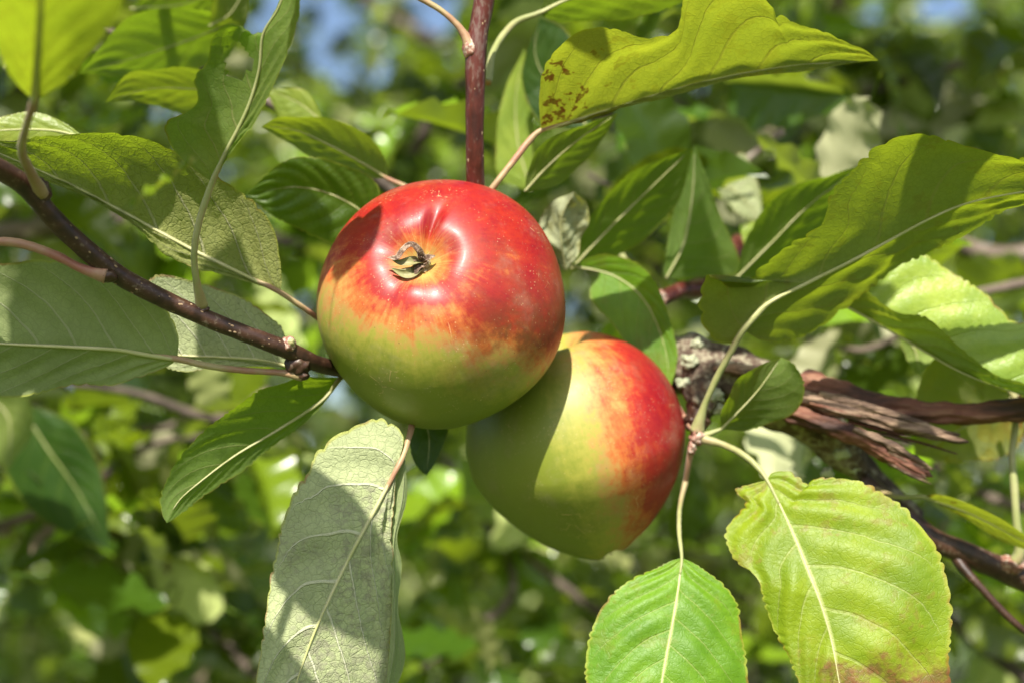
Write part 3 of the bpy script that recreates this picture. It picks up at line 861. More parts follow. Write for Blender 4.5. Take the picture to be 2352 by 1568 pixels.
def apple_mesh(R, H, basin_w, basin_d, stem_w, stem_d, taper, lobes, crease, seed, blush_fn, nt=150, npz=220, squash=None):
    """axis +z points out of the calyx. All sizes in units. returns verts, faces, uv, attrs"""
    th = np.linspace(0.0, math.pi, nt)
    ph = np.linspace(0, 2 * math.pi, npz, endpoint=False)
    V, UV, A = [], [], []
    for t in th:
        for p in ph:
            s, c = math.sin(t), math.cos(t)
            rho = R * (s ** 0.93 if s > 0 else 0)
            z = H * (c if c > 0 else c * 1.0)
            zf = max(c, 0)
            rho *= 1 - taper * zf ** 1.3 + 0.03 * max(-c, 0)
            # basin and stem hollow
            q = rho / basin_w
            lob = 1 + 0.0
            wob = 1 + 0.06 * math.cos(5 * p + lobes[0]) + 0.06 * math.cos(2 * p + 1.0)
            if c > 0:
                z -= basin_d * math.exp(-(q / (1.0 * wob)) ** 2.0)
                ring = math.exp(-((q - 1.55) / 0.6) ** 2)
                z += ring * lobes[1] * (0.6 + math.cos(5 * p + lobes[0] + math.pi))
                z += ring * 4.0 * mnoise.noise(Vector((math.cos(p) * 1.6, math.sin(p) * 1.6, seed + q * 0.6)))
                for (cp, cd, cw) in crease:
                    dp = math.atan2(math.sin(p - cp), math.cos(p - cp))
                    z -= cd * math.exp(-(dp / cw) ** 2) * math.exp(-((q - 1.3) / 0.95) ** 2)
            else:
                z += stem_d * math.exp(-(rho / stem_w) ** 2.0)
            rho *= 1 + 0.010 * math.cos(5 * p + lobes[0] + math.pi) * s + 0.010 * math.cos(2 * p + 0.7 + seed) * s
            v = Vector((rho * math.cos(p), rho * math.sin(p), z))
            nn = mnoise.noise(v / (R * 0.75) + Vector((seed, 0, 0)))
            v *= 1 + 0.014 * nn
            V.append(v * UNIT)
            UV.append((p / (2 * math.pi), t / math.pi))
    F = []
    for i in range(nt - 1):
        for j in range(npz):
            k = (j + 1) % npz
            F.append((i * npz + j, (i + 1) * npz + j, (i + 1) * npz + k, i * npz + k))
    return np.array([tuple(v) for v in V]), F, np.array(UV)

def build_apple(center, axis, roll, mesh_args, blush_fn, mat, label):
    axis = (RIGHT * axis[0] + UP * axis[1] + BACK * axis[2]).normalized()
    V, F, UV = apple_mesh(**mesh_args)
    # frame: x = image right made perpendicular to the axis
    x = (RIGHT - axis * RIGHT.dot(axis)).normalized(); y = axis.cross(x)
    R3 = Matrix((x, y, axis)).transposed() @ Matrix.Rotation(roll, 3, 'Z')
    Rn = np.array(R3)
    root = empty('apple', P(*center))
    root.rotation_mode = 'QUATERNION'
    root.rotation_quaternion = R3.to_quaternion()
    tag(root, label, 'apple', 'ripening apples')
    Wd = V @ Rn.T / UNIT                              # in camera-free world directions, units
    C = np.stack([Wd @ np.array(RIGHT), Wd @ np.array(UP), Wd @ np.array(BACK)], 1)
    bl, bs, br = blush_fn(C, V / UNIT)
    me = bpy.data.meshes.new('skin')
    me.from_pydata(V.tolist(), [], F)
    lay = me.uv_layers.new(name="UVMap")
    idx = np.empty(len(me.loops), dtype=np.int32); me.loops.foreach_get("vertex_index", idx)
    uvl = UV[idx].astype(np.float32)
    # unwrap the seam
    npz = mesh_args['npz']
    lp = uvl.reshape(-1, 4, 2)
    seam = (lp[:, :, 0].max(1) - lp[:, :, 0].min(1)) > 0.5
    lp[seam, :, 0] = np.where(lp[seam, :, 0] < 0.5, lp[seam, :, 0] + 1, lp[seam, :, 0])
    lay.data.foreach_set("uv", lp.ravel())
    for k, a in (('blush', bl), ('basin', bs), ('bruise', br)):
        at = me.attributes.new(k, 'FLOAT', 'POINT'); at.data.foreach_set("value", a.astype(np.float32))
    me.polygons.foreach_set("use_smooth", [True] * len(me.polygons))
    me.materials.append(mat)
    o = bpy.data.objects.new('skin', me); COL.objects.link(o); o.parent = root
    return root, R3

def sst(x, a, b):
    t = np.clip((x - a) / (b - a), 0, 1)
    return t * t * (3 - 2 * t)

apple_mat = apple_material('apple_skin_streaked')
apple_mat2 = apple_material('apple_skin_second', 0.8, 0.48, 0.0)

def blush1(C, L):
    x, y, z = C[:, 0] / 282, C[:, 1] / 282, C[:, 2] / 282
    # red above a slanting line that dips to the right
    v = 0.50 + 1.15 * (y + 0.29 + 0.27 * x)
    v = np.clip(v, -0.1, 0.88)
    rho = np.hypot(L[:, 0], L[:, 1])
    pol = (L[:, 2] > 0)
    bs = np.exp(-(rho / 62.0) ** 2) * pol
    v = v - 0.50 * np.exp(-(rho / 66.0) ** 2) * pol - 0.22 * np.exp(-((x + 0.80) ** 2 + (y - 0.25) ** 2) / 0.12)
    v = v + 0.20 * np.exp(-((rho - 98) / 26.0) ** 2) * pol
    v = v - 0.25 * np.exp(-((x - 0.15) ** 2 / 0.05 + (y - 0.1) ** 2 / 0.05))
    br = 0.95 * np.exp(-((x - 0.64) ** 2 / 0.13 + (y + 0.28) ** 2 / 0.07)) + 0.35 * np.exp(-((x - 0.25) ** 2 / 0.05 + (y + 0.62) ** 2 / 0.03))
    return v, bs, br

A1_AXIS = Vector((-0.165, 0.375, 0.90)).normalized()
apple1, R1 = build_apple((1012, 691, -170), A1_AXIS, 0.3,
    dict(R=304, H=262, basin_w=66, basin_d=58, stem_w=60, stem_d=80, taper=0.07, lobes=(0.6, 0.7),
         crease=[(0.95, 20.0, 0.17), (-2.4, 4.0, 0.35), (2.5, 4.0, 0.4), (-1.1, 3.0, 0.4)], seed=3.0, blush_fn=None, nt=170, npz=260),
    blush1, apple_mat, 'large apple with its dried calyx facing the viewer, red above and green below')

def blush2(C, L):
    x, y, z = C[:, 0] / 260, C[:, 1] / 260, C[:, 2] / 260
    v = 0.19 + 0.90 * (x - 0.02 + 0.22 * y)
    v = v + 0.05
    v = np.clip(v, -0.1, 1.0)
    rho = np.hypot(L[:, 0], L[:, 1])
    br = 0.5 * np.exp(-((x - 0.72) ** 2 / 0.06 + (y + 0.72) ** 2 / 0.05))
    return v, np.exp(-(rho / 50.0) ** 2) * (L[:, 2] > 0), br

apple2, R2 = build_apple((1328, 1024, -470), Vector((0.22, -0.93, -0.18)), 0.0,
    dict(R=290, H=298, basin_w=44, basin_d=34, stem_w=60, stem_d=70, taper=0.29, lobes=(0.3, 5.0),
         crease=[(0.4, 8.0, 0.25), (-1.7, 8.0, 0.3)], seed=8.0, blush_fn=None, nt=150, npz=220),
    blush2, apple_mat2, 'second apple hanging lower and behind, half in shadow, red right cheek')

# ---- calyx and stem parts
def local_tube(name, pts, mat, parent, n=24, sides=8, flat=1.0, lump=0.05):
    v, f = tube_mesh([(a * UNIT, b * UNIT, c * UNIT, r * UNIT) for a, b, c, r in pts], n, sides, lump)
    me = bpy.data.meshes.new(name); me.from_pydata(v.tolist(), [], f)
    me.polygons.foreach_set("use_smooth", [True] * len(me.polygons)); me.materials.append(mat)
    o = bpy.data.objects.new(name, me); COL.objects.link(o); o.parent = parent
    return o

def strip(name, pts, widths, mat, parent, cup=0.5, ns=7, thick=3.0):
    """a thin curved sepal: pts in apple-local units, closed with two faces"""
    c = resample([(*p, w) for p, w in zip(pts, widths)], 24)
    xyz, w = c[:, :3], c[:, 3]
    tan = np.gradient(xyz, axis=0); tan /= np.linalg.norm(tan, axis=1)[:, None]
    V, F = [], []
    for side_z in (0.5, -0.5):
        for i in range(24):
            rad = xyz[i].copy(); rad[2] += 40
            b = np.cross(tan[i], rad); b /= np.linalg.norm(b) + 1e-9
            nn = np.cross(b, tan[i])
            for j in range(ns):
                q = j / (ns - 1) * 2 - 1
                V.append((xyz[i] + b * w[i] * q + nn * (cup * w[i] * q * q + side_z * thick * (1 - abs(q) ** 4 * 0.7) * (0.3 + w[i] / max(w)))) * UNIT)
    m = 24 * ns
    for i in range(23):
        for j in range(ns - 1):
            a = i * ns + j
            F.append((a, a + 1, a + ns + 1, a + ns)); F.append((m + a, m + a + ns, m + a + ns + 1, m + a + 1))
    for i in range(23):
        for j in (0, ns - 1):
            a = i * ns + j; q = (a, a + ns, m + a + ns, m + a)
            F.append(q if j == 0 else q[::-1])
    me = bpy.data.meshes.new(name); me.from_pydata([tuple(v) for v in V], [], F)
    me.polygons.foreach_set("use_smooth", [True] * len(me.polygons)); me.materials.append(mat)
    o = bpy.data.objects.new(name, me); COL.objects.link(o); o.parent = parent
    return o

M['fuzz'] = stalk_material('pale_fuzz', (0.55, 0.50, 0.40), (0.62, 0.58, 0.48), 0.9)
M['sepal_green'] = stalk_material('sepal_green', (0.20, 0.17, 0.05), (0.26, 0.26, 0.09), 0.55)
M['sepal_dry'] = bark_material('sepal_dry', (0.06, 0.030, 0.018), (0.20, 0.11, 0.07), (0.42, 0.32, 0.24), scale=3.0, rough=0.8, pale_at=0.53, bump=0.0003)
M['calyx_fuzz'] = bark_material('calyx_fuzz', (0.16, 0.11, 0.07), (0.38, 0.31, 0.22), (0.62, 0.57, 0.46), scale=3.0, rough=0.95, pale_at=0.5, bump=0.0004)

def to_local(R3, v_cam):
    """camera axes (right, up, back) units -> apple-local units"""
    w = RIGHT * v_cam[0] + UP * v_cam[1] + BACK * v_cam[2]
    return R3.inverted() @ w

def calyx_part(root, R3, zc, detailed=True):
    # calyx cup at the bottom of the basin
    cal = local_tube('calyx', [(0, 0, zc - 22, 18), (0, 0, zc - 8, 20), (0, 0, zc + 2, 15), (0, 0, zc + 5, 5)], M['calyx_fuzz'], root, 16, 14, lump=0.35)
    if not detailed:
        for k in range(5):
            a = k * 1.257 + 0.3
            d = Vector((math.cos(a), math.sin(a), 0))
            strip('sepal', [tuple(d * 10 + Vector((0, 0, zc - 4))), tuple(d * 14 + Vector((0, 0, zc + 22))), tuple(d * 26 + Vector((0, 0, zc + 42)))], [8, 7, 1.0], M['sepal_dry'], cal)
        return cal
    def cl(x, y, z):            # camera-axes offset from calyx centre
        return tuple(Vector((0, 0, zc)) + to_local(R3, (x, y, z)))
    # long dried sepal arching to the left
    strip('sepal', [cl(6, 0, 2), cl(-2, 24, 22), cl(-20, 38, 32), cl(-38, 24, 34), cl(-50, 8, 36), cl(-74, 10, 40)], [9, 8, 7, 7, 7, 1.2], M['sepal_dry'], cal, cup=0.8)
    # green sepals lying to the left
    strip('sepal', [cl(-2, 2, 4), cl(-20, 0, 24), cl(-42, -2, 26), cl(-62, 4, 32)], [10, 11, 8, 1.5], M['sepal_green'], cal, cup=0.7)
    strip('sepal', [cl(-2, -14, 2), cl(-18, -26, 22), cl(-38, -26, 26), cl(-64, -14, 34)], [11, 13, 10, 1.5], M['sepal_green'], cal, cup=0.7)
    # two short broken brown ones
    strip('sepal', [cl(4, -6, 2), cl(-6, -16, 22), cl(-10, -30, 26)], [8, 7, 2], M['sepal_dry'], cal, cup=0.6)
    strip('sepal', [cl(6, 6, 2), cl(20, 10, 20), cl(34, 14, 24)], [8, 7, 2], M['sepal_dry'], cal, cup=0.6)
    fz = random.Random(14); fv, ff = [], []
    for k in range(240):
        a = fz.uniform(-1.9, 2.0) if k < 180 else fz.uniform(0, 6.28)
        r0 = fz.uniform(12, 24); L = fz.uniform(7, 16)
        p = Vector(cl(r0 * math.cos(a), r0 * math.sin(a) * 0.95, fz.uniform(-4, 8)))
        d = Vector((fz.gauss(0, .6), fz.gauss(0, .6), 1.0)).normalized()
        sd = d.cross(Vector((fz.gauss(0, 1), fz.gauss(0, 1), 0.3))).normalized() * 0.55
        b = len(fv); o2 = d.cross(sd)
        fv += [tuple((p + sd) * UNIT), tuple((p - sd * .5 + o2 * .8) * UNIT), tuple((p - sd * .5 - o2 * .8) * UNIT), tuple((p + d * L + sd * fz.uniform(-6, 6)) * UNIT)]
        ff += [(b, b + 1, b + 3), (b + 1, b + 2, b + 3), (b + 2, b, b + 3)]
    fm = bpy.data.meshes.new('fuzz'); fm.from_pydata(fv, [], ff); fm.materials.append(M['fuzz'])
    fo = bpy.data.objects.new('fuzz', fm); COL.objects.link(fo); fo.parent = cal; fo["kind"] = "stuff"
    rg = random.Random(4)
    for k in range(9):
        a = rg.uniform(0, 6.28)
        local_tube('stamen', [cl(rg.uniform(-6, 6), rg.uniform(-6, 6), 0), cl(8 * math.cos(a), 8 * math.sin(a), 16), cl(16 * math.cos(a), 15 * math.sin(a), 24)],
                   M['sepal_dry'], cal, 8, 5) if False else local_tube('stamen', [(*cl(4 * math.cos(a), 4 * math.sin(a), 0), 1.6), (*cl(9 * math.cos(a), 8 * math.sin(a), 14), 1.4), (*cl(15 * math.cos(a + .4), 13 * math.sin(a + .4), 22), 1.8)], M['sepal_dry'], cal, 8, 5)
    return cal

calyx_part(apple1, R1, 262 - 58 + 9)
calyx_part(apple2, R2, 300 - 34 + 2, detailed=False)
local_tube('stem', [(0, 0, -200, 6), (4, 6, -250, 6), (10, 14, -310, 7), (14, 30, -350, 10)], M['stalk_red'], apple1, 20, 10)
local_tube('stem', [(0, 0, -240, 6), (-6, 10, -310, 6), (-20, 30, -370, 7), (-40, 60, -420, 10)], M['stalk_red'], apple2, 20, 10)

# a far apple, out of focus
far, Rf = build_apple((2290, 150, -3600), Vector((0.1, -0.9, 0.1)), 0.0,
    dict(R=42, H=39, basin_w=10, basin_d=6, stem_w=12, stem_d=9, taper=0.15, lobes=(0, 1.0), crease=[], seed=1.0, blush_fn=None, nt=40, npz=50),
    lambda C, L: (np.full(len(C), 0.50), np.zeros(len(C)), np.zeros(len(C))), apple_mat2, 'small orange red apple far out of focus at the upper right')
local_tube('stem', [(0, 0, -30, 3), (2, 2, -60, 3), (4, 6, -110, 3)], M['stalk_red'], far, 10, 6)

# ================================================================== LEFT TWIG
T1 = [(-120, 330, 420, 26), (-20, 380, 330, 25), (60, 430, 250, 24), (130, 510, 190, 23), (220, 592, 130, 23), (300, 648, 80, 22), (400, 698, 40, 21),
      (500, 742, 5, 20), (600, 780, -30, 20), (670, 808, -70, 21), (730, 835, -120, 19), (800, 850, -230, 18), (900, 850, -460, 20), (1000, 800, -640, 24)]
t1 = empty('apple_twig', P(1000, 800, -640))
tag(t1, 'dark brown twig with pale specks running in from the left to the front apple', 'branch')
tube('bark', T1, M['bark_dark'], t1, n=150, sides=20, lump=0.07, seed=1)
lenticels(t1, T1[3:11], 46, 5, 3.0)
# swollen nodes and buds
def knob(name, x, y, d, r, mat, parent, stretch=(1, 1, 1), seed=0, lump=0.25, detail=16):
    vs, fs = [], []
    c = P(x, y, d)
    k = UNIT * (FOCUS - d * UNIT) / FOCUS
    for i in range(detail + 1):
        th = math.pi * i / detail
        for j in range(detail * 2):
            a = math.pi * j / detail
            q = Vector((math.sin(th) * math.cos(a) * stretch[0], math.cos(th) * stretch[1], math.sin(th) * math.sin(a) * stretch[2]))
            q *= r * (1 + lump * mnoise.noise(q * 1.7 + Vector((seed, 0, 0))) + 0.4 * lump * mnoise.noise(q * 4.5 + Vector((0, seed, 0))))
            vs.append(c + (RIGHT * q.x + UP * q.y + BACK * q.z) * k)
    w = detail * 2
    for i in range(detail):
        for j in range(w):
            fs.append((i * w + j, i * w + (j + 1) % w, (i + 1) * w + (j + 1) % w, (i + 1) * w + j))
    return mesh_object(name, [tuple(v) for v in vs], fs, M[mat], parent, c)
knob('bud', 664, 790, -52, 17, 'bud', t1, (1, 1.1, 1), 3)
knob('bud_scar', 668, 786, -40, 9, 'stalk_green', t1, (1, 1, 0.8), 5)
knob('node', 684, 838, -85, 24, 'bark_dark', t1, (1.2, 1, 1), 4)
knob('node', 694, 862, -85, 14, 'bark_dark', t1, (1.2, 0.8, 1), 6)
knob('node', 244, 634, 122, 20, 'bark_dark', t1, (1.2, 0.8, 1), 7)
knob('node', 96, 440, 226, 24, 'bark_dark', t1, (0.9, 1.2, 1), 8)
knob('node', 462, 712, 22, 14, 'bark_dark', t1, (1.3, 0.9, 1), 9)

# big blurred leaf nearest the lens, top left
leaf(t1, mid=[(78, 232), (84, 150), (90, 60), (96, -60), (100, -200), (104, -380)],
     left=[(78, 232), (30, 180), (-20, 80), (-70, -60), (-60, -240), (104, -380)],
     right=[(78, 232), (150, 185), (225, 100), (290, -20), (290, -200), (104, -380)],
     d=(640, 850, 1040, 1140, 1200), gl=(-0.6, 0), gr=(0.2, 0.3), under=True, mat='leaf_olive',
     petiole=[(96, 445, 236, 15), (72, 400, 300, 14), (50, 345, 420, 12), (62, 285, 540, 10)], pet_mat='stalk_pink', rib=10)
# its neighbour, lying flat behind the wrinkled leaf
leaf(t1, mid=[(200, 320), (120, 300), (0, 300), (-150, 320)],
     left=[(200, 320), (150, 285), (100, 264), (30, 262), (-150, 320)],
     right=[(200, 320), (120, 345), (0, 350), (-150, 320)],
     d=(-260, -260, -230), gl=(0, -0.2), gr=(0, 0.2), under=False, mat='leaf_lit', rib=4)
# wrinkled underside leaf
leaf(t1, mid=[(644, 672), (538, 621), (437, 571), (350, 524), (302, 497), (168, 427), (60, 378), (-60, 330), (-170, 300)],
     left=[(644, 672), (646, 640), (640, 590), (624, 530), (590, 475), (520, 415), (440, 368), (336, 326), (269, 306), (202, 301), (101, 314), (0, 328), (-170, 300)],
     right=[(644, 672), (600, 658), (520, 636), (440, 612), (380, 585), (310, 520), (180, 444), (40, 390), (-170, 300)],
     d=(-150, -130, -100, -60, 0), gl=(0, [0.10, 0.18, 0.80, 1.5, 1.5]), gr=(0, -0.3), under=True, mat='leaf_relief', teeth=20, tooth=0.05,
     corr=0.075, bulge=0.03, wave=0.04, petiole=[(790, 765, -300, 9), (730, 730, -200, 8)], pet_mat='stalk_pink', rib=6.5)
# eaten, twisted leaf on its upright stalk
leaf(t1, mid=[(488, 418), (520, 350), (548, 296), (575, 235), (596, 160), (605, 80), (640, 20), (668, -60), (690, -160)],
     left=[(488, 418), (460, 400), (405, 350), (380, 287), (420, 260), (452, 232), (446, 180), (476, 140), (484, 92), (514, 58), (556, 64), (572, 98), (582, 130), (604, 70), (640, 0), (690, -160)],
     right=[(488, 418), (560, 310), (580, 290), (628, 195), (655, 135), (682, 50), (694, -20), (720, -90), (690, -160)],
     d=(120, 160, 190, 230, 260, 300), gl=(0.35, [1.2, 1.1, 1.1]), gr=(0.9, 1.2), under=True, ref='L', mat='leaf_thin', teeth=18, tooth=0.03,
     corr=0.05, petiole=[(464, 702, 22, 13), (452, 650, 60, 10), (446, 580, 85, 9), (460, 500, 105, 9)], pet_mat='stalk_green', rib=7, rib_mat='stalk_green',
     holes=[[(508, 118), (522, 172), (552, 186), (575, 160), (585, 140), (568, 120), (545, 90)]])
# left petiole entering from outside the frame with its leaf
leaf(t1, mid=[(-60, 560), (-200, 590), (-420, 620)], left=[(-60, 560), (-200, 500), (-420, 620)], right=[(-60, 560), (-200, 690), (-420, 620)],
     d=(150, 170, 180), under=True, mat='leaf_grey', petiole=[(244, 634, 125, 17), (190, 618, 135, 13), (130, 588, 145, 13), (60, 563, 148, 13), (0, 555, 150, 12)],
     pet_mat='stalk_red', rib=8)
# large grey-green underside leaf, left
leaf(t1, mid=[(408, 824), (340, 815), (269, 803), (150, 796), (0, 789), (-120, 780), (-240, 775)],
     left=[(408, 824), (408, 770), (385, 722), (330, 680), (260, 632), (190, 606), (110, 598), (33, 601), (-60, 620), (-240, 775)],
     right=[(408, 824), (380, 843), (296, 873), (235, 887), (185, 887), (90, 900), (0, 907), (-100, 890), (-240, 775)],
     d=(-60, -40, -20, 0, 0), gl=(0, 0.25), gr=(0, 0.55), under=True, mat='leaf_grey', teeth=22, tooth=0.03, corr=0.05,
     petiole=[(694, 862, -85, 12), (640, 855, -80, 9), (560, 850, -75, 9), (480, 840, -65, 9)], pet_mat='stalk_pink', rib=7.5)
# pale leaf lying behind the dark twig
leaf(t1, mid=[(669, 843), (600, 827), (500, 820), (400, 815), (280, 800)],
     left=[(669, 843), (655, 775), (638, 739), (571, 692), (504, 663), (420, 642), (340, 648), (280, 800)],
     right=[(669, 843), (600, 842), (500, 842), (400, 850), (280, 800)],
     d=(-160, -170, -180), gl=(0, 0.15), gr=(0, 0), under=True, mat='leaf_pale', teeth=20, petiole=[(694, 862, -100, 8)], rib=5)
# leaf hanging to the lower left of the apple
leaf(t1, mid=[(783, 867), (735, 922), (640, 985), (540, 1045), (460, 1105), (410, 1150), (383, 1200)],
     left=[(783, 867), (700, 868), (640, 884), (591, 900), (517, 951), (470, 988), (417, 1041), (396, 1075), (373, 1136), (372, 1178), (383, 1200)],
     right=[(783, 867), (760, 905), (705, 965), (638, 1018), (551, 1082), (500, 1116), (454, 1148), (403, 1188), (383, 1200)],
     d=(-230, -200, -160, -120, -90), gl=(0.3, 1.4), gr=(0.4, 1.3), under=True, mat='leaf_thin', teeth=26, tooth=0.05, corr=0.04,
     petiole=[(830, 845, -320, 9)], pet_mat='stalk_green', rib=6)

# ================================================================== UPRIGHT TWIG
T2 = [(1122, -120, -140, 24), (1112, 0, -150, 24), (1100, 70, -150, 23), (1093, 120, -150, 25), (1091, 250, -155, 22), (1091, 380, -170, 21),
      (1092, 470, -220, 22), (1080, 600, -420, 24), (1000, 800, -640, 26), (1100, 900, -760, 30)]
t2 = empty('apple_twig', P(1100, 900, -760))
tag(t2, 'upright glossy red brown twig rising from behind the front apple', 'branch')
tube('bark', T2, M['bark_red'], t2, n=120, sides=20, lump=0.06, seed=2)
lenticels(t2, T2[0:7], 42, 9, 3.6)
knob('node', 1080, 112, -140, 19, 'bud', t2, (0.9, 1.2, 1), 2)
# petiole and leaf leaving to the upper left, mostly out of the frame
leaf(t2, mid=[(940, -15), (820, -90), (700, -160)], left=[(940, -15), (820, -30), (700, -160)], right=[(940, -15), (860, -170), (700, -160)],
     d=(-120, -60, 0), under=True, mat='leaf', petiole=[(1082, 112, -140, 14), (1060, 70, -135, 10), (1020, 30, -130, 8), (975, 2, -125, 8)], pet_mat='stalk_pink', rib=6)
# top leaf to the right
leaf(t2, mid=[(1235, 32), (1330, -10), (1500, -40), (1650, -70)], left=[(1235, 32), (1300, -60), (1500, -130), (1650, -70)],
     right=[(1235, 32), (1290, 52), (1420, 45), (1560, 10), (1650, -70)],
     d=(-420, -420, -400), gl=(0, 0.8), gr=(0, 1.3), under=True, mat='leaf', petiole=[(1120, 190, -250, 9), (1135, 115, -330, 9), (1180, 55, -400, 9)], pet_mat='stalk_green', rib=6)
# large spotted leaf across the upper right
leaf(t2, mid=[(1243, 300), (1300, 283), (1380, 258), (1480, 226), (1600, 192), (1720, 166), (1850, 148), (2018, 140)],
     left=[(1243, 300), (1239, 235), (1250, 165), (1290, 108), (1350, 70), (1420, 70), (1480, 86), (1545, 74), (1562, 44), (1572, -4), (1610, -60), (1700, -60), (1762, 2), (1778, 36),
           (1795, 34), (1830, 56), (1890, 78), (1950, 104), (1985, 115), (2018, 140)],
     right=[(1243, 300), (1310, 286), (1390, 262), (1480, 234), (1600, 205), (1720, 178), (1850, 160), (2018, 140)],
     d=(-230, -215, -200, -180, -160), gl=(0, [1.35, 1.45, 1.4, 1.3]), gr=(0, -1.0), under=True, ref='L', mat='leaf_spotted', teeth=30, tooth=0.03, n=260, nv=14,
     corr=0.04, bulge=0.02, petiole=[(1105, 470, -240, 12), (1125, 440, -200, 9), (1180, 370, -215, 9), (1215, 325, -228, 9)], pet_mat='stalk_pink', rib=6)
# leaf hanging behind it
leaf(t2, mid=[(1205, 440), (1260, 380), (1330, 320), (1420, 260)], left=[(1205, 440), (1215, 390), (1260, 320), (1420, 260)],
     right=[(1205, 440), (1290, 420), (1370, 340), (1420, 260)], d=(-420, -400, -380), gl=(0, 1.2), gr=(0, 1.2), under=True, mat='leaf', rib=4)
# bright leaf left of the apple and the one above it
leaf(t2, mid=[(880, 520), (780, 455), (680, 430), (565, 448)],
     left=[(880, 520), (860, 420), (780, 375), (690, 360), (620, 395), (565, 448)],
     right=[(880, 520), (800, 570), (720, 540), (620, 490), (565, 448)],
     d=(-420, -400, -380, -380), gl=(0, 0.5), gr=(0, 0.2), under=False, mat='leaf', teeth=26, rib=4, corr=0.08)
leaf(t2, mid=[(893, 412), (850, 385), (760, 335), (680, 300), (600, 290)],
     left=[(893, 412), (885, 370), (850, 318), (780, 278), (700, 268), (640, 272), (600, 290)],
     right=[(893, 412), (840, 405), (760, 382), (680, 340), (600, 290)],
     d=(-470, -450, -430), gl=(0, 1.2), gr=(0, 1.0), under=True, mat='leaf_olive', petiole=[(1060, 520, -460, 9), (960, 445, -470, 8)], pet_mat='stalk_pink', rib=5)
# pale sunlit leaf hanging below the apple
leaf(t2, mid=[(912, 1075), (880, 1135), (845, 1200), (800, 1285), (752, 1385), (715, 1470), (680, 1570), (640, 1700), (600, 1830)],
     left=[(912, 1075), (925, 1000), (880, 966), (845, 967), (785, 998), (728, 1050), (712, 1088), (676, 1135), (646, 1200), (634, 1262), (622, 1320), (610, 1400), (600, 1470), (588, 1560), (575, 1680), (600, 1830)],
     right=[(912, 1075), (905, 1140), (898, 1220), (904, 1310), (908, 1400), (900, 1500), (885, 1600), (800, 1740), (600, 1830)],
     d=(-30, -10, 10, 30, 40, 50), gl=(-0.15, -0.15), gr=(-0.45, -0.1), under=True, mat='leaf_pale', teeth=34, tooth=0.035, n=260, nv=14, corr=0.05, bulge=-0.03,
     petiole=[(952, 930, -160, 10), (944, 985, -90, 9), (928, 1040, -50, 8)], pet_mat='stalk_pink', rib=6.5)
# its folded-back right margin
leaf(t2, mid=[(930, 1040), (925, 1140), (905, 1240), (905, 1340), (905, 1480), (880, 1640)],
     left=[(930, 1040), (903, 1130), (896, 1230), (900, 1340), (895, 1480), (880, 1640)],
     right=[(930, 1040), (934, 1140), (912, 1230), (924, 1300), (915, 1400), (930, 1520), (880, 1640)],
     d=(-50, -40, -30, -20), gl=(0.2, 0), gr=(-1.4, 0), under=True, mat='leaf_grey', teeth=18, rib=0, corr=0.02, label='leaf curled behind the pale hanging leaf')
# small dark leaf tip under the apple
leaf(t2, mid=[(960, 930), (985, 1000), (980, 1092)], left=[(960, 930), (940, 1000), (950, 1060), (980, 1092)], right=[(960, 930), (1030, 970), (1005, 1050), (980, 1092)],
     d=(-330, -300, -280), gl=(0, 0), gr=(0, 0), under=False, mat='leaf_dark', rib=3, teeth=14)

# ================================================================== SPLIT OLD BRANCH
t3 = empty('apple_branch', P(1500, 760, -820))
tag(t3, 'old lichen crusted branch with split peeling wood behind the second apple', 'branch')
OLD = [(1180, 1040, -1100, 60), (1390, 900, -860, 62), (1530, 845, -640, 64), (1620, 850, -540, 70), (1720, 890, -520, 66), (1830, 950, -540, 52), (1930, 1030, -580, 46), (2010, 1110, -640, 30), (2100, 1190, -700, 24)]
tube('bark', OLD, M['bark_old'], t3, n=160, sides=44, lump=0.26, seed=4, ridge=0.16)
knob('spur', 1612, 915, -440, 50, 'bark_old', t3, (0.8, 1.1, 0.9), 12, 0.4, 26)
knob('knot', 1600, 968, -400, 28, 'bark_dark', t3, (1, 0.8, 0.8), 15, 0.5, 20)
for k, (x, y, d, r) in enumerate([(1585, 830, -470, 16), (1640, 905, -395, 18), (1570, 880, -440, 14), (1600, 790, -490, 12), (1655, 940, -400, 12), (1930, 1040, -520, 16), (1900, 1085, -540, 12), (1960, 1075, -560, 12)]):
    knob('lichen', x, y, d, r, 'lichen', t3, (1.2, 0.9, 0.5), 20 + k, 0.8, 12)
tube('splinter', [(1840, 880, -470, 30), (1900, 900, -440, 34), (1990, 925, -430, 28), (2080, 940, -430, 26), (2200, 948, -430, 24), (2300, 945, -430, 24), (2380, 935, -430, 26), (2480, 940, -440, 24)],
     M['bark_split'], t3, n=140, sides=32, lump=0.14, seed=31, ridge=0.38)
tube('splinter', [(1820, 905, -420, 16), (1900, 930, -400, 18), (2000, 955, -390, 16), (2100, 985, -380, 13), (2190, 1008, -375, 9), (2225, 1014, -372, 2)], M['wood_grey'], t3, n=110, sides=26, lump=0.15, seed=32, ridge=0.45)
tube('splinter', [(1880, 905, -400, 10), (1980, 930, -385, 11), (2080, 962, -380, 9), (2160, 990, -378, 7), (2205, 998, -378, 2)], M['wood_grey'], t3, n=100, sides=22, lump=0.15, seed=33, ridge=0.45)
tube('splinter', [(1800, 940, -430, 22), (1870, 965, -400, 22), (1960, 1000, -380, 20), (2050, 1045, -370, 20), (2110, 1078, -365, 15), (2142, 1094, -365, 1.5)], M['bark_split'], t3, n=120, sides=28, lump=0.14, seed=34, ridge=0.45)
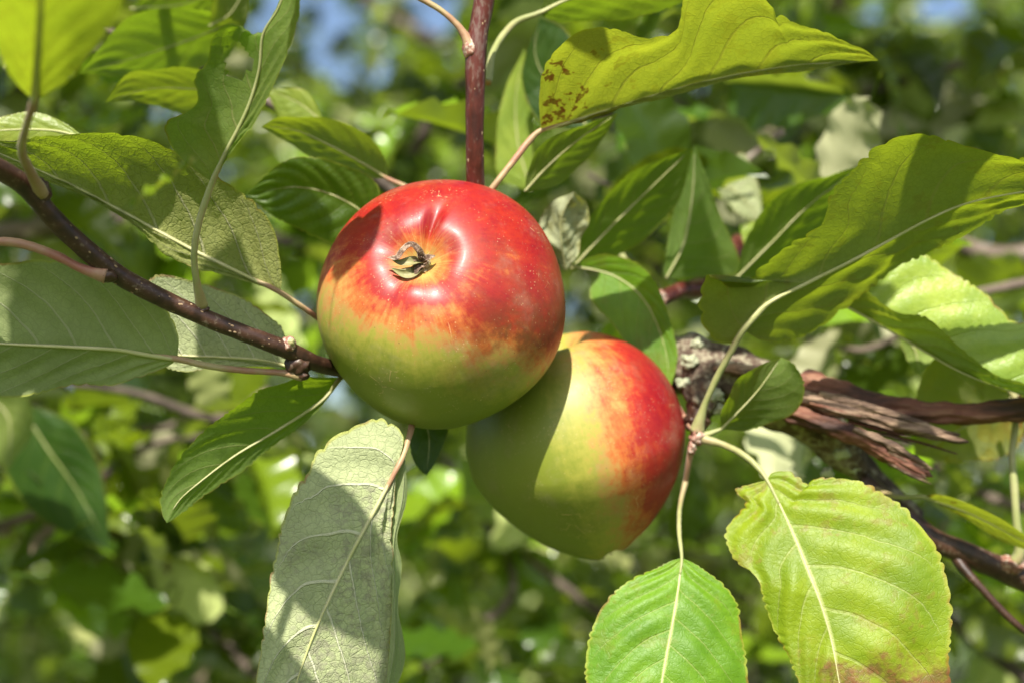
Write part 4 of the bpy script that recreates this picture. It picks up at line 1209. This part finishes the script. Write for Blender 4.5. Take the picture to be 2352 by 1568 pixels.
for k in range(6):
    tube('splinter', [(2040, 1030 + 6 * k, -352 - 2 * k, 5), (2095, 1056 + 7 * k, -350, 4.5), (2128 + 5 * (k % 3), 1070 + 8 * k, -350, 0.8)], M['wood_grey'] if k % 2 else M['bark_split'], t3, n=24, sides=8, lump=0.2, seed=90 + k, ridge=0.5)
tube('splinter', [(1960, 985, -360, 8), (2040, 1018, -352, 9), (2110, 1060, -350, 7), (2142, 1078, -350, 2)], M['wood_grey'], t3, n=60, sides=16, lump=0.2, seed=35, ridge=0.8)
for k in range(9):
    x0 = 1860 + k * 22; y0 = 925 + k * 9 + 6 * math.sin(k * 2.0)
    L = 120 + 50 * math.sin(k * 1.7)
    tube('splinter', [(x0, y0, -395 - 4 * k, 4), (x0 + L * 0.5, y0 + L * 0.13, -380 - 3 * k, 3.4), (x0 + L, y0 + L * 0.26 + 4 * math.sin(k), -372 - 3 * k, 1.2)], M['wood_grey'] if k % 2 else M['bark_split'], t3, n=40, sides=12, lump=0.2, seed=50 + k, ridge=0.45)
tube('loose_bark', [(1640, 845, -440, 6), (1700, 850, -420, 14), (1760, 862, -420, 12), (1800, 880, -430, 5)], M['wood_grey'], t3, n=40, sides=8, lump=0.5, seed=70)
knob('bud', 1600, 1003, -330, 18, 'bud', t3, (1, 1.1, 1), 30, 0.5)
knob('bud', 1590, 1028, -325, 11, 'bud', t3, (0.8, 1.3, 1), 31, 0.5)
tube('spur_twig', [(1600, 930, -430, 22), (1604, 975, -380, 18), (1600, 1010, -335, 15)], M['bark_dark'], t3, n=24, sides=14, lump=0.3, seed=7)
tube('spur_twig', [(1590, 1020, -335, 9), (1582, 1060, -345, 7), (1574, 1110, -380, 6)], M['stalk_red'], t3, n=16, sides=10)
tube('spur_twig', [(1540, 900, -520, 8), (1562, 945, -450, 8), (1592, 985, -380, 8)], M['stalk_red'], t3, n=16, sides=10)

# big twisted leaf on the right
leaf(t3, mid=[(1708, 758), (1760, 700), (1850, 652), (1950, 602), (2050, 548), (2140, 500), (2230, 464), (2352, 440), (2500, 420), (2620, 410)],
     left=[(1708, 758), (1690, 786), (1640, 778), (1614, 735), (1614, 670), (1635, 632), (1680, 655), (1725, 640), (1800, 572), (1884, 512), (1905, 450), (1960, 392), (2030, 335), (2110, 308),
           (2200, 325), (2290, 350), (2352, 365), (2480, 370), (2620, 410)],
     right=[(1708, 758), (1750, 780), (1800, 780), (1850, 765), (1930, 712), (2000, 668), (2070, 618), (2120, 590), (2200, 540), (2290, 490), (2352, 475), (2500, 450), (2620, 410)],
     d=(-240, -200, -150, -110, -90, -80), gl=(0, [1.5, 1.45, 1.3, 1.1, 1.1]), gr=(0, [1.3, 1.4, 1.7]), under=True, ref='B', mat='leaf_olive', teeth=34, tooth=0.05, n=280, nv=14, corr=0.02, wave=0.022, bulge=0.03,
     petiole=[(1600, 990, -330, 15), (1618, 930, -310, 9), (1645, 870, -290, 9), (1680, 805, -262, 9)], pet_mat='stalk_green', rib=7)
# round small leaf beside the old branch
leaf(t3, mid=[(1655, 985), (1700, 940), (1745, 890), (1794, 820)],
     left=[(1655, 985), (1660, 940), (1696, 868), (1747, 840), (1794, 820)],
     right=[(1655, 985), (1723, 986), (1785, 968), (1832, 935), (1846, 890), (1828, 838), (1794, 820)],
     d=(-330, -300, -290, -300), gl=(0, 1.5), gr=(0.3, 1.5), under=True, mat='leaf_thin', teeth=16, petiole=[(1606, 1003, -330, 8)], pet_mat='stalk_green', rib=4, corr=0.02)
# broad blotched leaf at the lower right
leaf(t3, mid=[(1762, 1102), (1792, 1160), (1828, 1240), (1862, 1325), (1890, 1400), (1912, 1480), (1928, 1568), (1950, 1680), (1980, 1800)],
     left=[(1762, 1102), (1735, 1108), (1684, 1122), (1708, 1152), (1674, 1200), (1668, 1236), (1690, 1287), (1737, 1324), (1752, 1362), (1780, 1435), (1810, 1498), (1836, 1570), (1880, 1690), (1980, 1800)],
     right=[(1762, 1102), (1775, 1084), (1815, 1082), (1860, 1112), (1884, 1098), (1965, 1108), (2025, 1139), (2072, 1166), (2102, 1196), (2146, 1247), (2170, 1320), (2180, 1370), (2188, 1440),
            (2186, 1505), (2186, 1570), (2140, 1700), (1980, 1800)],
     d=(-200, -130, -60, -20, 0, 0), gl=(0.35, -0.15), gr=(0.05, -0.25), under=False, mat='leaf_blotched', teeth=38, tooth=0.03, n=280, nv=16, corr=0.06, bulge=0.05,
     petiole=[(1615, 1008, -325, 10), (1660, 1020, -300, 9), (1705, 1042, -260, 9), (1738, 1070, -230, 8)], pet_mat='stalk_green', rib=4.2)
# bright leaf at the bottom centre right
leaf(t3, mid=[(1566, 1280), (1558, 1350), (1545, 1430), (1528, 1520), (1515, 1600), (1500, 1740)],
     left=[(1566, 1280), (1530, 1290), (1470, 1318), (1410, 1362), (1375, 1410), (1356, 1480), (1346, 1570), (1370, 1680), (1500, 1740)],
     right=[(1566, 1280), (1600, 1296), (1650, 1338), (1690, 1388), (1704, 1450), (1712, 1520), (1716, 1600), (1660, 1690), (1500, 1740)],
     d=(-170, -110, -60, -20, 0), gl=(0.2, -0.2), gr=(-0.2, -0.2), under=False, mat='leaf_bright', teeth=30, tooth=0.03, n=240, nv=14, corr=0.06, bulge=0.06,
     petiole=[(1576, 1100, -380, 6), (1562, 1160, -330, 6), (1560, 1220, -230, 6)], pet_mat='stalk_green', rib=3.6)
# half-shaded leaf between apple and branch
leaf(t3, mid=[(1310, 610), (1410, 634), (1480, 690), (1525, 790), (1540, 893)],
     left=[(1310, 610), (1400, 585), (1500, 640), (1552, 780), (1552, 840), (1540, 893)],
     right=[(1310, 610), (1376, 628), (1355, 679), (1420, 762), (1487, 843), (1540, 893)],
     d=(-560, -540, -520, -500), gl=(0.0, 0.5), gr=(0.1, -0.2), under=False, ref='R', mat='leaf_bright', rib=4, wave=0.008, bulge=0.02)

# ================================================================== SPUR BEHIND, UPPER RIGHT
t4 = empty('apple_twig', P(1700, 560, -900))
tag(t4, 'short leafy spur between the front apple and the large right leaf', 'branch')
tube('bark', [(1700, 560, -1000, 26), (1620, 655, -800, 24), (1560, 668, -700, 20), (1512, 690, -640, 18)], M['bark_red'], t4, n=30, sides=14, lump=0.15, seed=3)
knob('bud', 1510, 690, -630, 22, 'bud', t4, (1, 1, 1), 40, 0.4)
tube('petiole', [(1506, 690, -640, 9), (1470, 640, -660, 9), (1435, 600, -680, 9), (1420, 570, -690, 9)], M['stalk_green'], t4, n=20, sides=10)
leaf(t4, mid=[(1312, 618), (1380, 545), (1460, 465), (1590, 340)], left=[(1312, 618), (1335, 530), (1380, 468), (1450, 398), (1590, 340)],
     right=[(1312, 618), (1400, 600), (1500, 530), (1565, 450), (1590, 340)],
     d=(-600, -560, -520), gl=(0.3, 1.5), gr=(0.3, 1.5), under=True, mat='leaf_thin', rib=5, teeth=24)
leaf(t4, mid=[(1530, 640), (1570, 560), (1590, 450), (1596, 335)], left=[(1530, 640), (1525, 600), (1560, 440), (1596, 335)],
     right=[(1530, 640), (1640, 635), (1700, 610), (1650, 480), (1596, 335)],
     d=(-700, -680, -640), gl=(0.3, 1.3), gr=(0.2, 1.4), under=True, mat='leaf_thin', rib=4)
leaf(t4, mid=[(1640, 430), (1690, 440), (1752, 512)], left=[(1640, 430), (1700, 350), (1740, 420), (1752, 512)], right=[(1640, 430), (1690, 485), (1752, 512)],
     d=(-1100, -1100), gl=(0, 0.1), gr=(0, 0.1), under=True, mat='leaf_pale', rib=3)
leaf(t4, mid=[(1690, 640), (1770, 560), (1860, 470), (1985, 378)], left=[(1690, 640), (1720, 540), (1800, 440), (1985, 378)], right=[(1690, 640), (1800, 620), (1900, 520), (1985, 378)],
     d=(-640, -600, -560), gl=(0.2, 1.4), gr=(0.2, 1.4), under=True, mat='leaf_thin', rib=4)
leaf(t4, mid=[(1712, 580), (1750, 530), (1822, 476)], left=[(1712, 580), (1712, 520), (1822, 476)], right=[(1712, 580), (1790, 560), (1822, 476)],
     d=(-800, -800), gl=(0, 0), gr=(0, 0), under=False, mat='leaf_lit', rib=3)
leaf(t4, mid=[(1300, 620), (1290, 560), (1290, 500), (1318, 440)], left=[(1300, 620), (1245, 560), (1236, 510), (1270, 465), (1318, 440)],
     right=[(1300, 620), (1330, 575), (1350, 500), (1350, 470), (1318, 440)],
     d=(-520, -480, -460, -440), gl=(0.8, 0), gr=(-0.8, 0), under=True, mat='leaf_mottled', rib=3, corr=0.05, wave=0.06, label='small curled mottled young leaf')
leaf(t4, mid=[(1220, 440), (1190, 330), (1185, 220), (1205, 110)], left=[(1220, 440), (1145, 400), (1150, 240), (1205, 110)], right=[(1220, 440), (1225, 330), (1225, 210), (1205, 110)],
     d=(-900, -880, -850), gl=(0, 0.1), gr=(0, 0.1), under=False, mat='leaf_lit', rib=4, teeth=20, tooth=0.05)
leaf(t4, mid=[(1360, 300), (1280, 220), (1230, 130), (1240, 40)], left=[(1360, 300), (1240, 280), (1200, 170), (1240, 40)], right=[(1360, 300), (1340, 200), (1310, 80), (1240, 40)],
     d=(-800, -800, -760), gl=(0, 0), gr=(0, 0), under=False, mat='leaf_dark', rib=4)

# ================================================================== LOWER RIGHT TWIG
t5 = empty('apple_twig', P(2500, 1390, -560))
tag(t5, 'brown twig behind the blotched leaf at the lower right edge', 'branch')
T5 = [(2600, 1420, -560, 30), (2450, 1370, -540, 29), (2352, 1330, -520, 28), (2300, 1306, -510, 28), (2230, 1275, -500, 27), (2150, 1240, -500, 26), (2060, 1170, -520, 24), (1980, 1100, -560, 22)]
tube('bark', T5, M['bark_dark'], t5, n=80, sides=18, lump=0.12, seed=5)
lenticels(t5, T5[1:6], 12, 15, 5)
knob('node', 2322, 1296, -490, 26, 'bud', t5, (1.3, 0.8, 1), 44)
tube('petiole', [(2330, 1292, -480, 15), (2342, 1265, -470, 12), (2335, 1200, -470, 9), (2330, 1120, -480, 9), (2325, 1040, -500, 8), (2335, 930, -520, 8), (2310, 880, -540, 7)], M['stalk_green'], t5, n=40, sides=10)
tube('petiole', [(2190, 1268, -505, 15), (2210, 1300, -480, 13), (2250, 1345, -450, 9), (2310, 1410, -430, 9), (2370, 1460, -420, 7), (2460, 1520, -420, 7)], M['bark_dark'], t5, n=30, sides=10)
leaf(t5, mid=[(2120, 1140), (2220, 1175), (2320, 1225), (2440, 1290)], left=[(2120, 1140), (2160, 1136), (2260, 1170), (2352, 1225), (2440, 1290)], right=[(2120, 1140), (2200, 1180), (2300, 1240), (2440, 1290)],
     d=(-420, -400, -380), gl=(0, 2.2), gr=(0, 2.0), under=True, mat='leaf_spotted', petiole=[(2000, 1120, -540, 8), (2060, 1140, -470, 7)], pet_mat='stalk_green', rib=5)
# folded leaf with a bright half and a shaded half
leaf(t5, mid=[(1935, 698), (2050, 762), (2200, 850), (2330, 900), (2500, 950)],
     left=[(1935, 698), (2020, 622), (2090, 580), (2180, 620), (2260, 672), (2320, 732), (2400, 760), (2500, 950)],
     right=[(1935, 698), (1985, 668), (2062, 716), (2130, 732), (2200, 792), (2290, 862), (2370, 890), (2500, 950)],
     d=(-420, -380, -340, -320), gl=(0, -0.1), gr=(0, 1.3), under=False, ref='L', mat='leaf_lit', rib=5, teeth=26, corr=0.06, n=220,
     petiole=None)
leaf(t5, mid=[(2062, 762), (2100, 800), (2112, 862)], left=[(2062, 762), (2085, 830), (2112, 862)], right=[(2062, 762), (2130, 782), (2185, 800), (2140, 830), (2112, 862)],
     d=(-620, -600), gl=(0, 1.1), gr=(0, 1.4), under=True, mat='leaf_bright', rib=3)
leaf(t5, mid=[(2345, 900), (2260, 950), (2180, 1000), (2100, 1045)], left=[(2345, 900), (2240, 832), (2150, 826), (2108, 900), (2100, 1045)],
     right=[(2345, 900), (2345, 1000), (2300, 1050), (2200, 1062), (2100, 1045)],
     d=(-640, -640, -640), gl=(0, 0.9), gr=(0, 0.3), under=True, mat='leaf_spotted', rib=4)

# ================================================================== LEAVES BEHIND, UPPER LEFT
t6 = empty('apple_twig', P(560, 210, -900))
tag(t6, 'soft focus leafy twig behind the eaten leaf at the upper left', 'branch')
tube('bark', [(950, 480, -1000, 14), (760, 330, -900, 12), (560, 205, -800, 9), (300, 90, -900, 8), (100, 20, -900, 6)], M['bark_bg'], t6, n=40, sides=10, lump=0.1)
leaf(t6, mid=[(570, 215), (450, 205), (340, 205), (242, 236)], left=[(570, 215), (460, 160), (350, 160), (290, 175), (242, 236)], right=[(570, 215), (480, 265), (400, 255), (305, 232), (242, 236)],
     d=(-560, -520, -500), gl=(0, 1.2), gr=(0, 1.1), under=True, mat='leaf_olive', rib=4, label='olive leaf with a browned tip')
leaf(t6, mid=[(560, 40), (440, 90), (320, 130), (180, 170)], left=[(560, 40), (440, 20), (300, 40), (180, 170)], right=[(560, 40), (520, 140), (380, 180), (180, 170)],
     d=(-760, -740, -700), gl=(0, 1.2), gr=(0, 1.2), under=True, mat='leaf', rib=4)
leaf(t6, mid=[(300, 20), (420, 10), (520, -30)], left=[(300, 20), (400, -80), (520, -30)], right=[(300, 20), (420, 60), (520, -30)],
     d=(-900, -880), gl=(0, 1.2), gr=(0, 1.2), under=True, mat='leaf', rib=4)
leaf(t6, mid=[(480, 60), (530, 30), (570, -40)], left=[(480, 60), (500, -10), (570, -40)], right=[(480, 60), (560, 70), (570, -40)],
     d=(-700, -680), gl=(0, 1.2), gr=(0.2, 1.2), under=True, mat='leaf_olive', rib=3)
leaf(t6, mid=[(750, 290), (690, 240), (610, 205)], left=[(750, 290), (700, 210), (610, 205)], right=[(750, 290), (660, 290), (610, 205)],
     d=(-640, -640), gl=(0, 0.2), gr=(0, 0.2), under=False, mat='leaf_lit', rib=3)
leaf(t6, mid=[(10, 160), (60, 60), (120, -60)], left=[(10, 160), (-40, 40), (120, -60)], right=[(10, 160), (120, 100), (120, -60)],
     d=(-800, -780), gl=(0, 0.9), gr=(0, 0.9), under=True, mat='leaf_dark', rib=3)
leaf(t6, mid=[(560, 560), (470, 580), (380, 560)], left=[(560, 560), (470, 520), (380, 560)], right=[(560, 560), (470, 620), (380, 560)],
     d=(-900, -900), gl=(0, 0.4), gr=(0, 0.4), under=True, mat='leaf', rib=3)

# ================================================================== LEAVES OVERHEAD (unseen, added along the sun rays to cast dappled shade)
t7 = empty('apple_twig', CAM_POS + UP * 0.24 + RIGHT * -0.02 - BACK * 0.30)
tag(t7, 'unseen leafy twig added above the frame to dapple the apples with shade', 'branch')
OVER = []
for tx, ty, td, dist, L, Wd, ang in [
        (815, 520, -20, 1350, 190, 120, 55), 
        (150, 700, 0, 1700, 300, 140, 10), (330, 790, -20, 1750, 240, 150, -20), 
        (770, 1235, 10, 1650, 400, 250, -25), (900, 1450, 30, 1700, 260, 110, 75), (660, 1390, 30, 1100, 190, 18, 60),
        (1645, 110, 120, 1150, 230, 170, 20), (1960, 130, 0, 1200, 260, 120, 5), (1340, 150, 0, 1250, 200, 90, 40),
        (1960, 560, 0, 1400, 120, 130, 60), (2140, 420, 60, 1350, 130, 120, 80),
        (430, 330, 150, 1300, 260, 200, 70), (690, 480, -380, 1500, 160, 120, 0),
        (1620, 560, -660, 1650, 200, 160, 80), (2180, 820, -300, 1500, 330, 120, -35)]:
    c = P(tx, ty, td) + SUN * dist * UNIT
    a = math.radians(ang)
    ex = (RIGHT - SUN * RIGHT.dot(SUN)).normalized(); ey = SUN.cross(ex)
    hd = ex * math.cos(a) + ey * math.sin(a)
    z = (SUN + Vector((random.uniform(-.25, .25), random.uniform(-.25, .25), random.uniform(-.1, .2)))).normalized()
    y = (hd - z * hd.dot(z)).normalized(); x = y.cross(z)
    me = [m for k, m in BG_MESH if k == 'bg_leaf'][len(OVER) % 3]
    o = bpy.data.objects.new('leaf', me); COL.objects.link(o); o.parent = t7
    R = Matrix((x, y, z)).transposed().to_4x4()
    o.matrix_local = Matrix.Translation(c - y * L * UNIT * 0.5 - WORLD_LOC[t7.name]) @ R @ Matrix.Diagonal((Wd * UNIT / 0.64, L * UNIT, L * UNIT, 1))
    OVER.append(c)
OVER.sort(key=lambda v: v.x)
w = [(*(v + Vector((0, 0.10, 0.11))), 0.0022) for v in OVER[::4]]
tv, tf = tube_mesh(w, 60, 8, 0.1)
mesh_object('bark', tv, tf, M['bark_dark'], t7, Vector(w[0][:3]))

# ================================================================== BLURRED LEAVES AT THE LOWER LEFT
t8 = empty('apple_twig', P(560, 960, -1500))
tag(t8, 'blurred twig of broad pale and dark leaves below the grey leaf at left', 'branch')
tube('bark', [(620, 900, -2300, 14), (500, 960, -2200, 12), (300, 900, -2100, 9), (80, 880, -1900, 7), (-120, 900, -1700, 6)], M['bark_bg'], t8, n=40, sides=10, lump=0.1)
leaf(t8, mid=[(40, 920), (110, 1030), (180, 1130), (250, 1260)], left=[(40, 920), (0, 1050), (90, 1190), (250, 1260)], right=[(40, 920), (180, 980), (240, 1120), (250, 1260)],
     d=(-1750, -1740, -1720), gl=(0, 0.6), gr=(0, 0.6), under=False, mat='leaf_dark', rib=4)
leaf(t8, mid=[(-40, 900), (20, 960), (20, 1080)], left=[(-40, 900), (-60, 1000), (20, 1080)], right=[(-40, 900), (50, 900), (75, 980), (20, 1080)],
     d=(-1500, -1480), gl=(0, 1.3), gr=(0, 1.3), under=True, mat='leaf', rib=4)
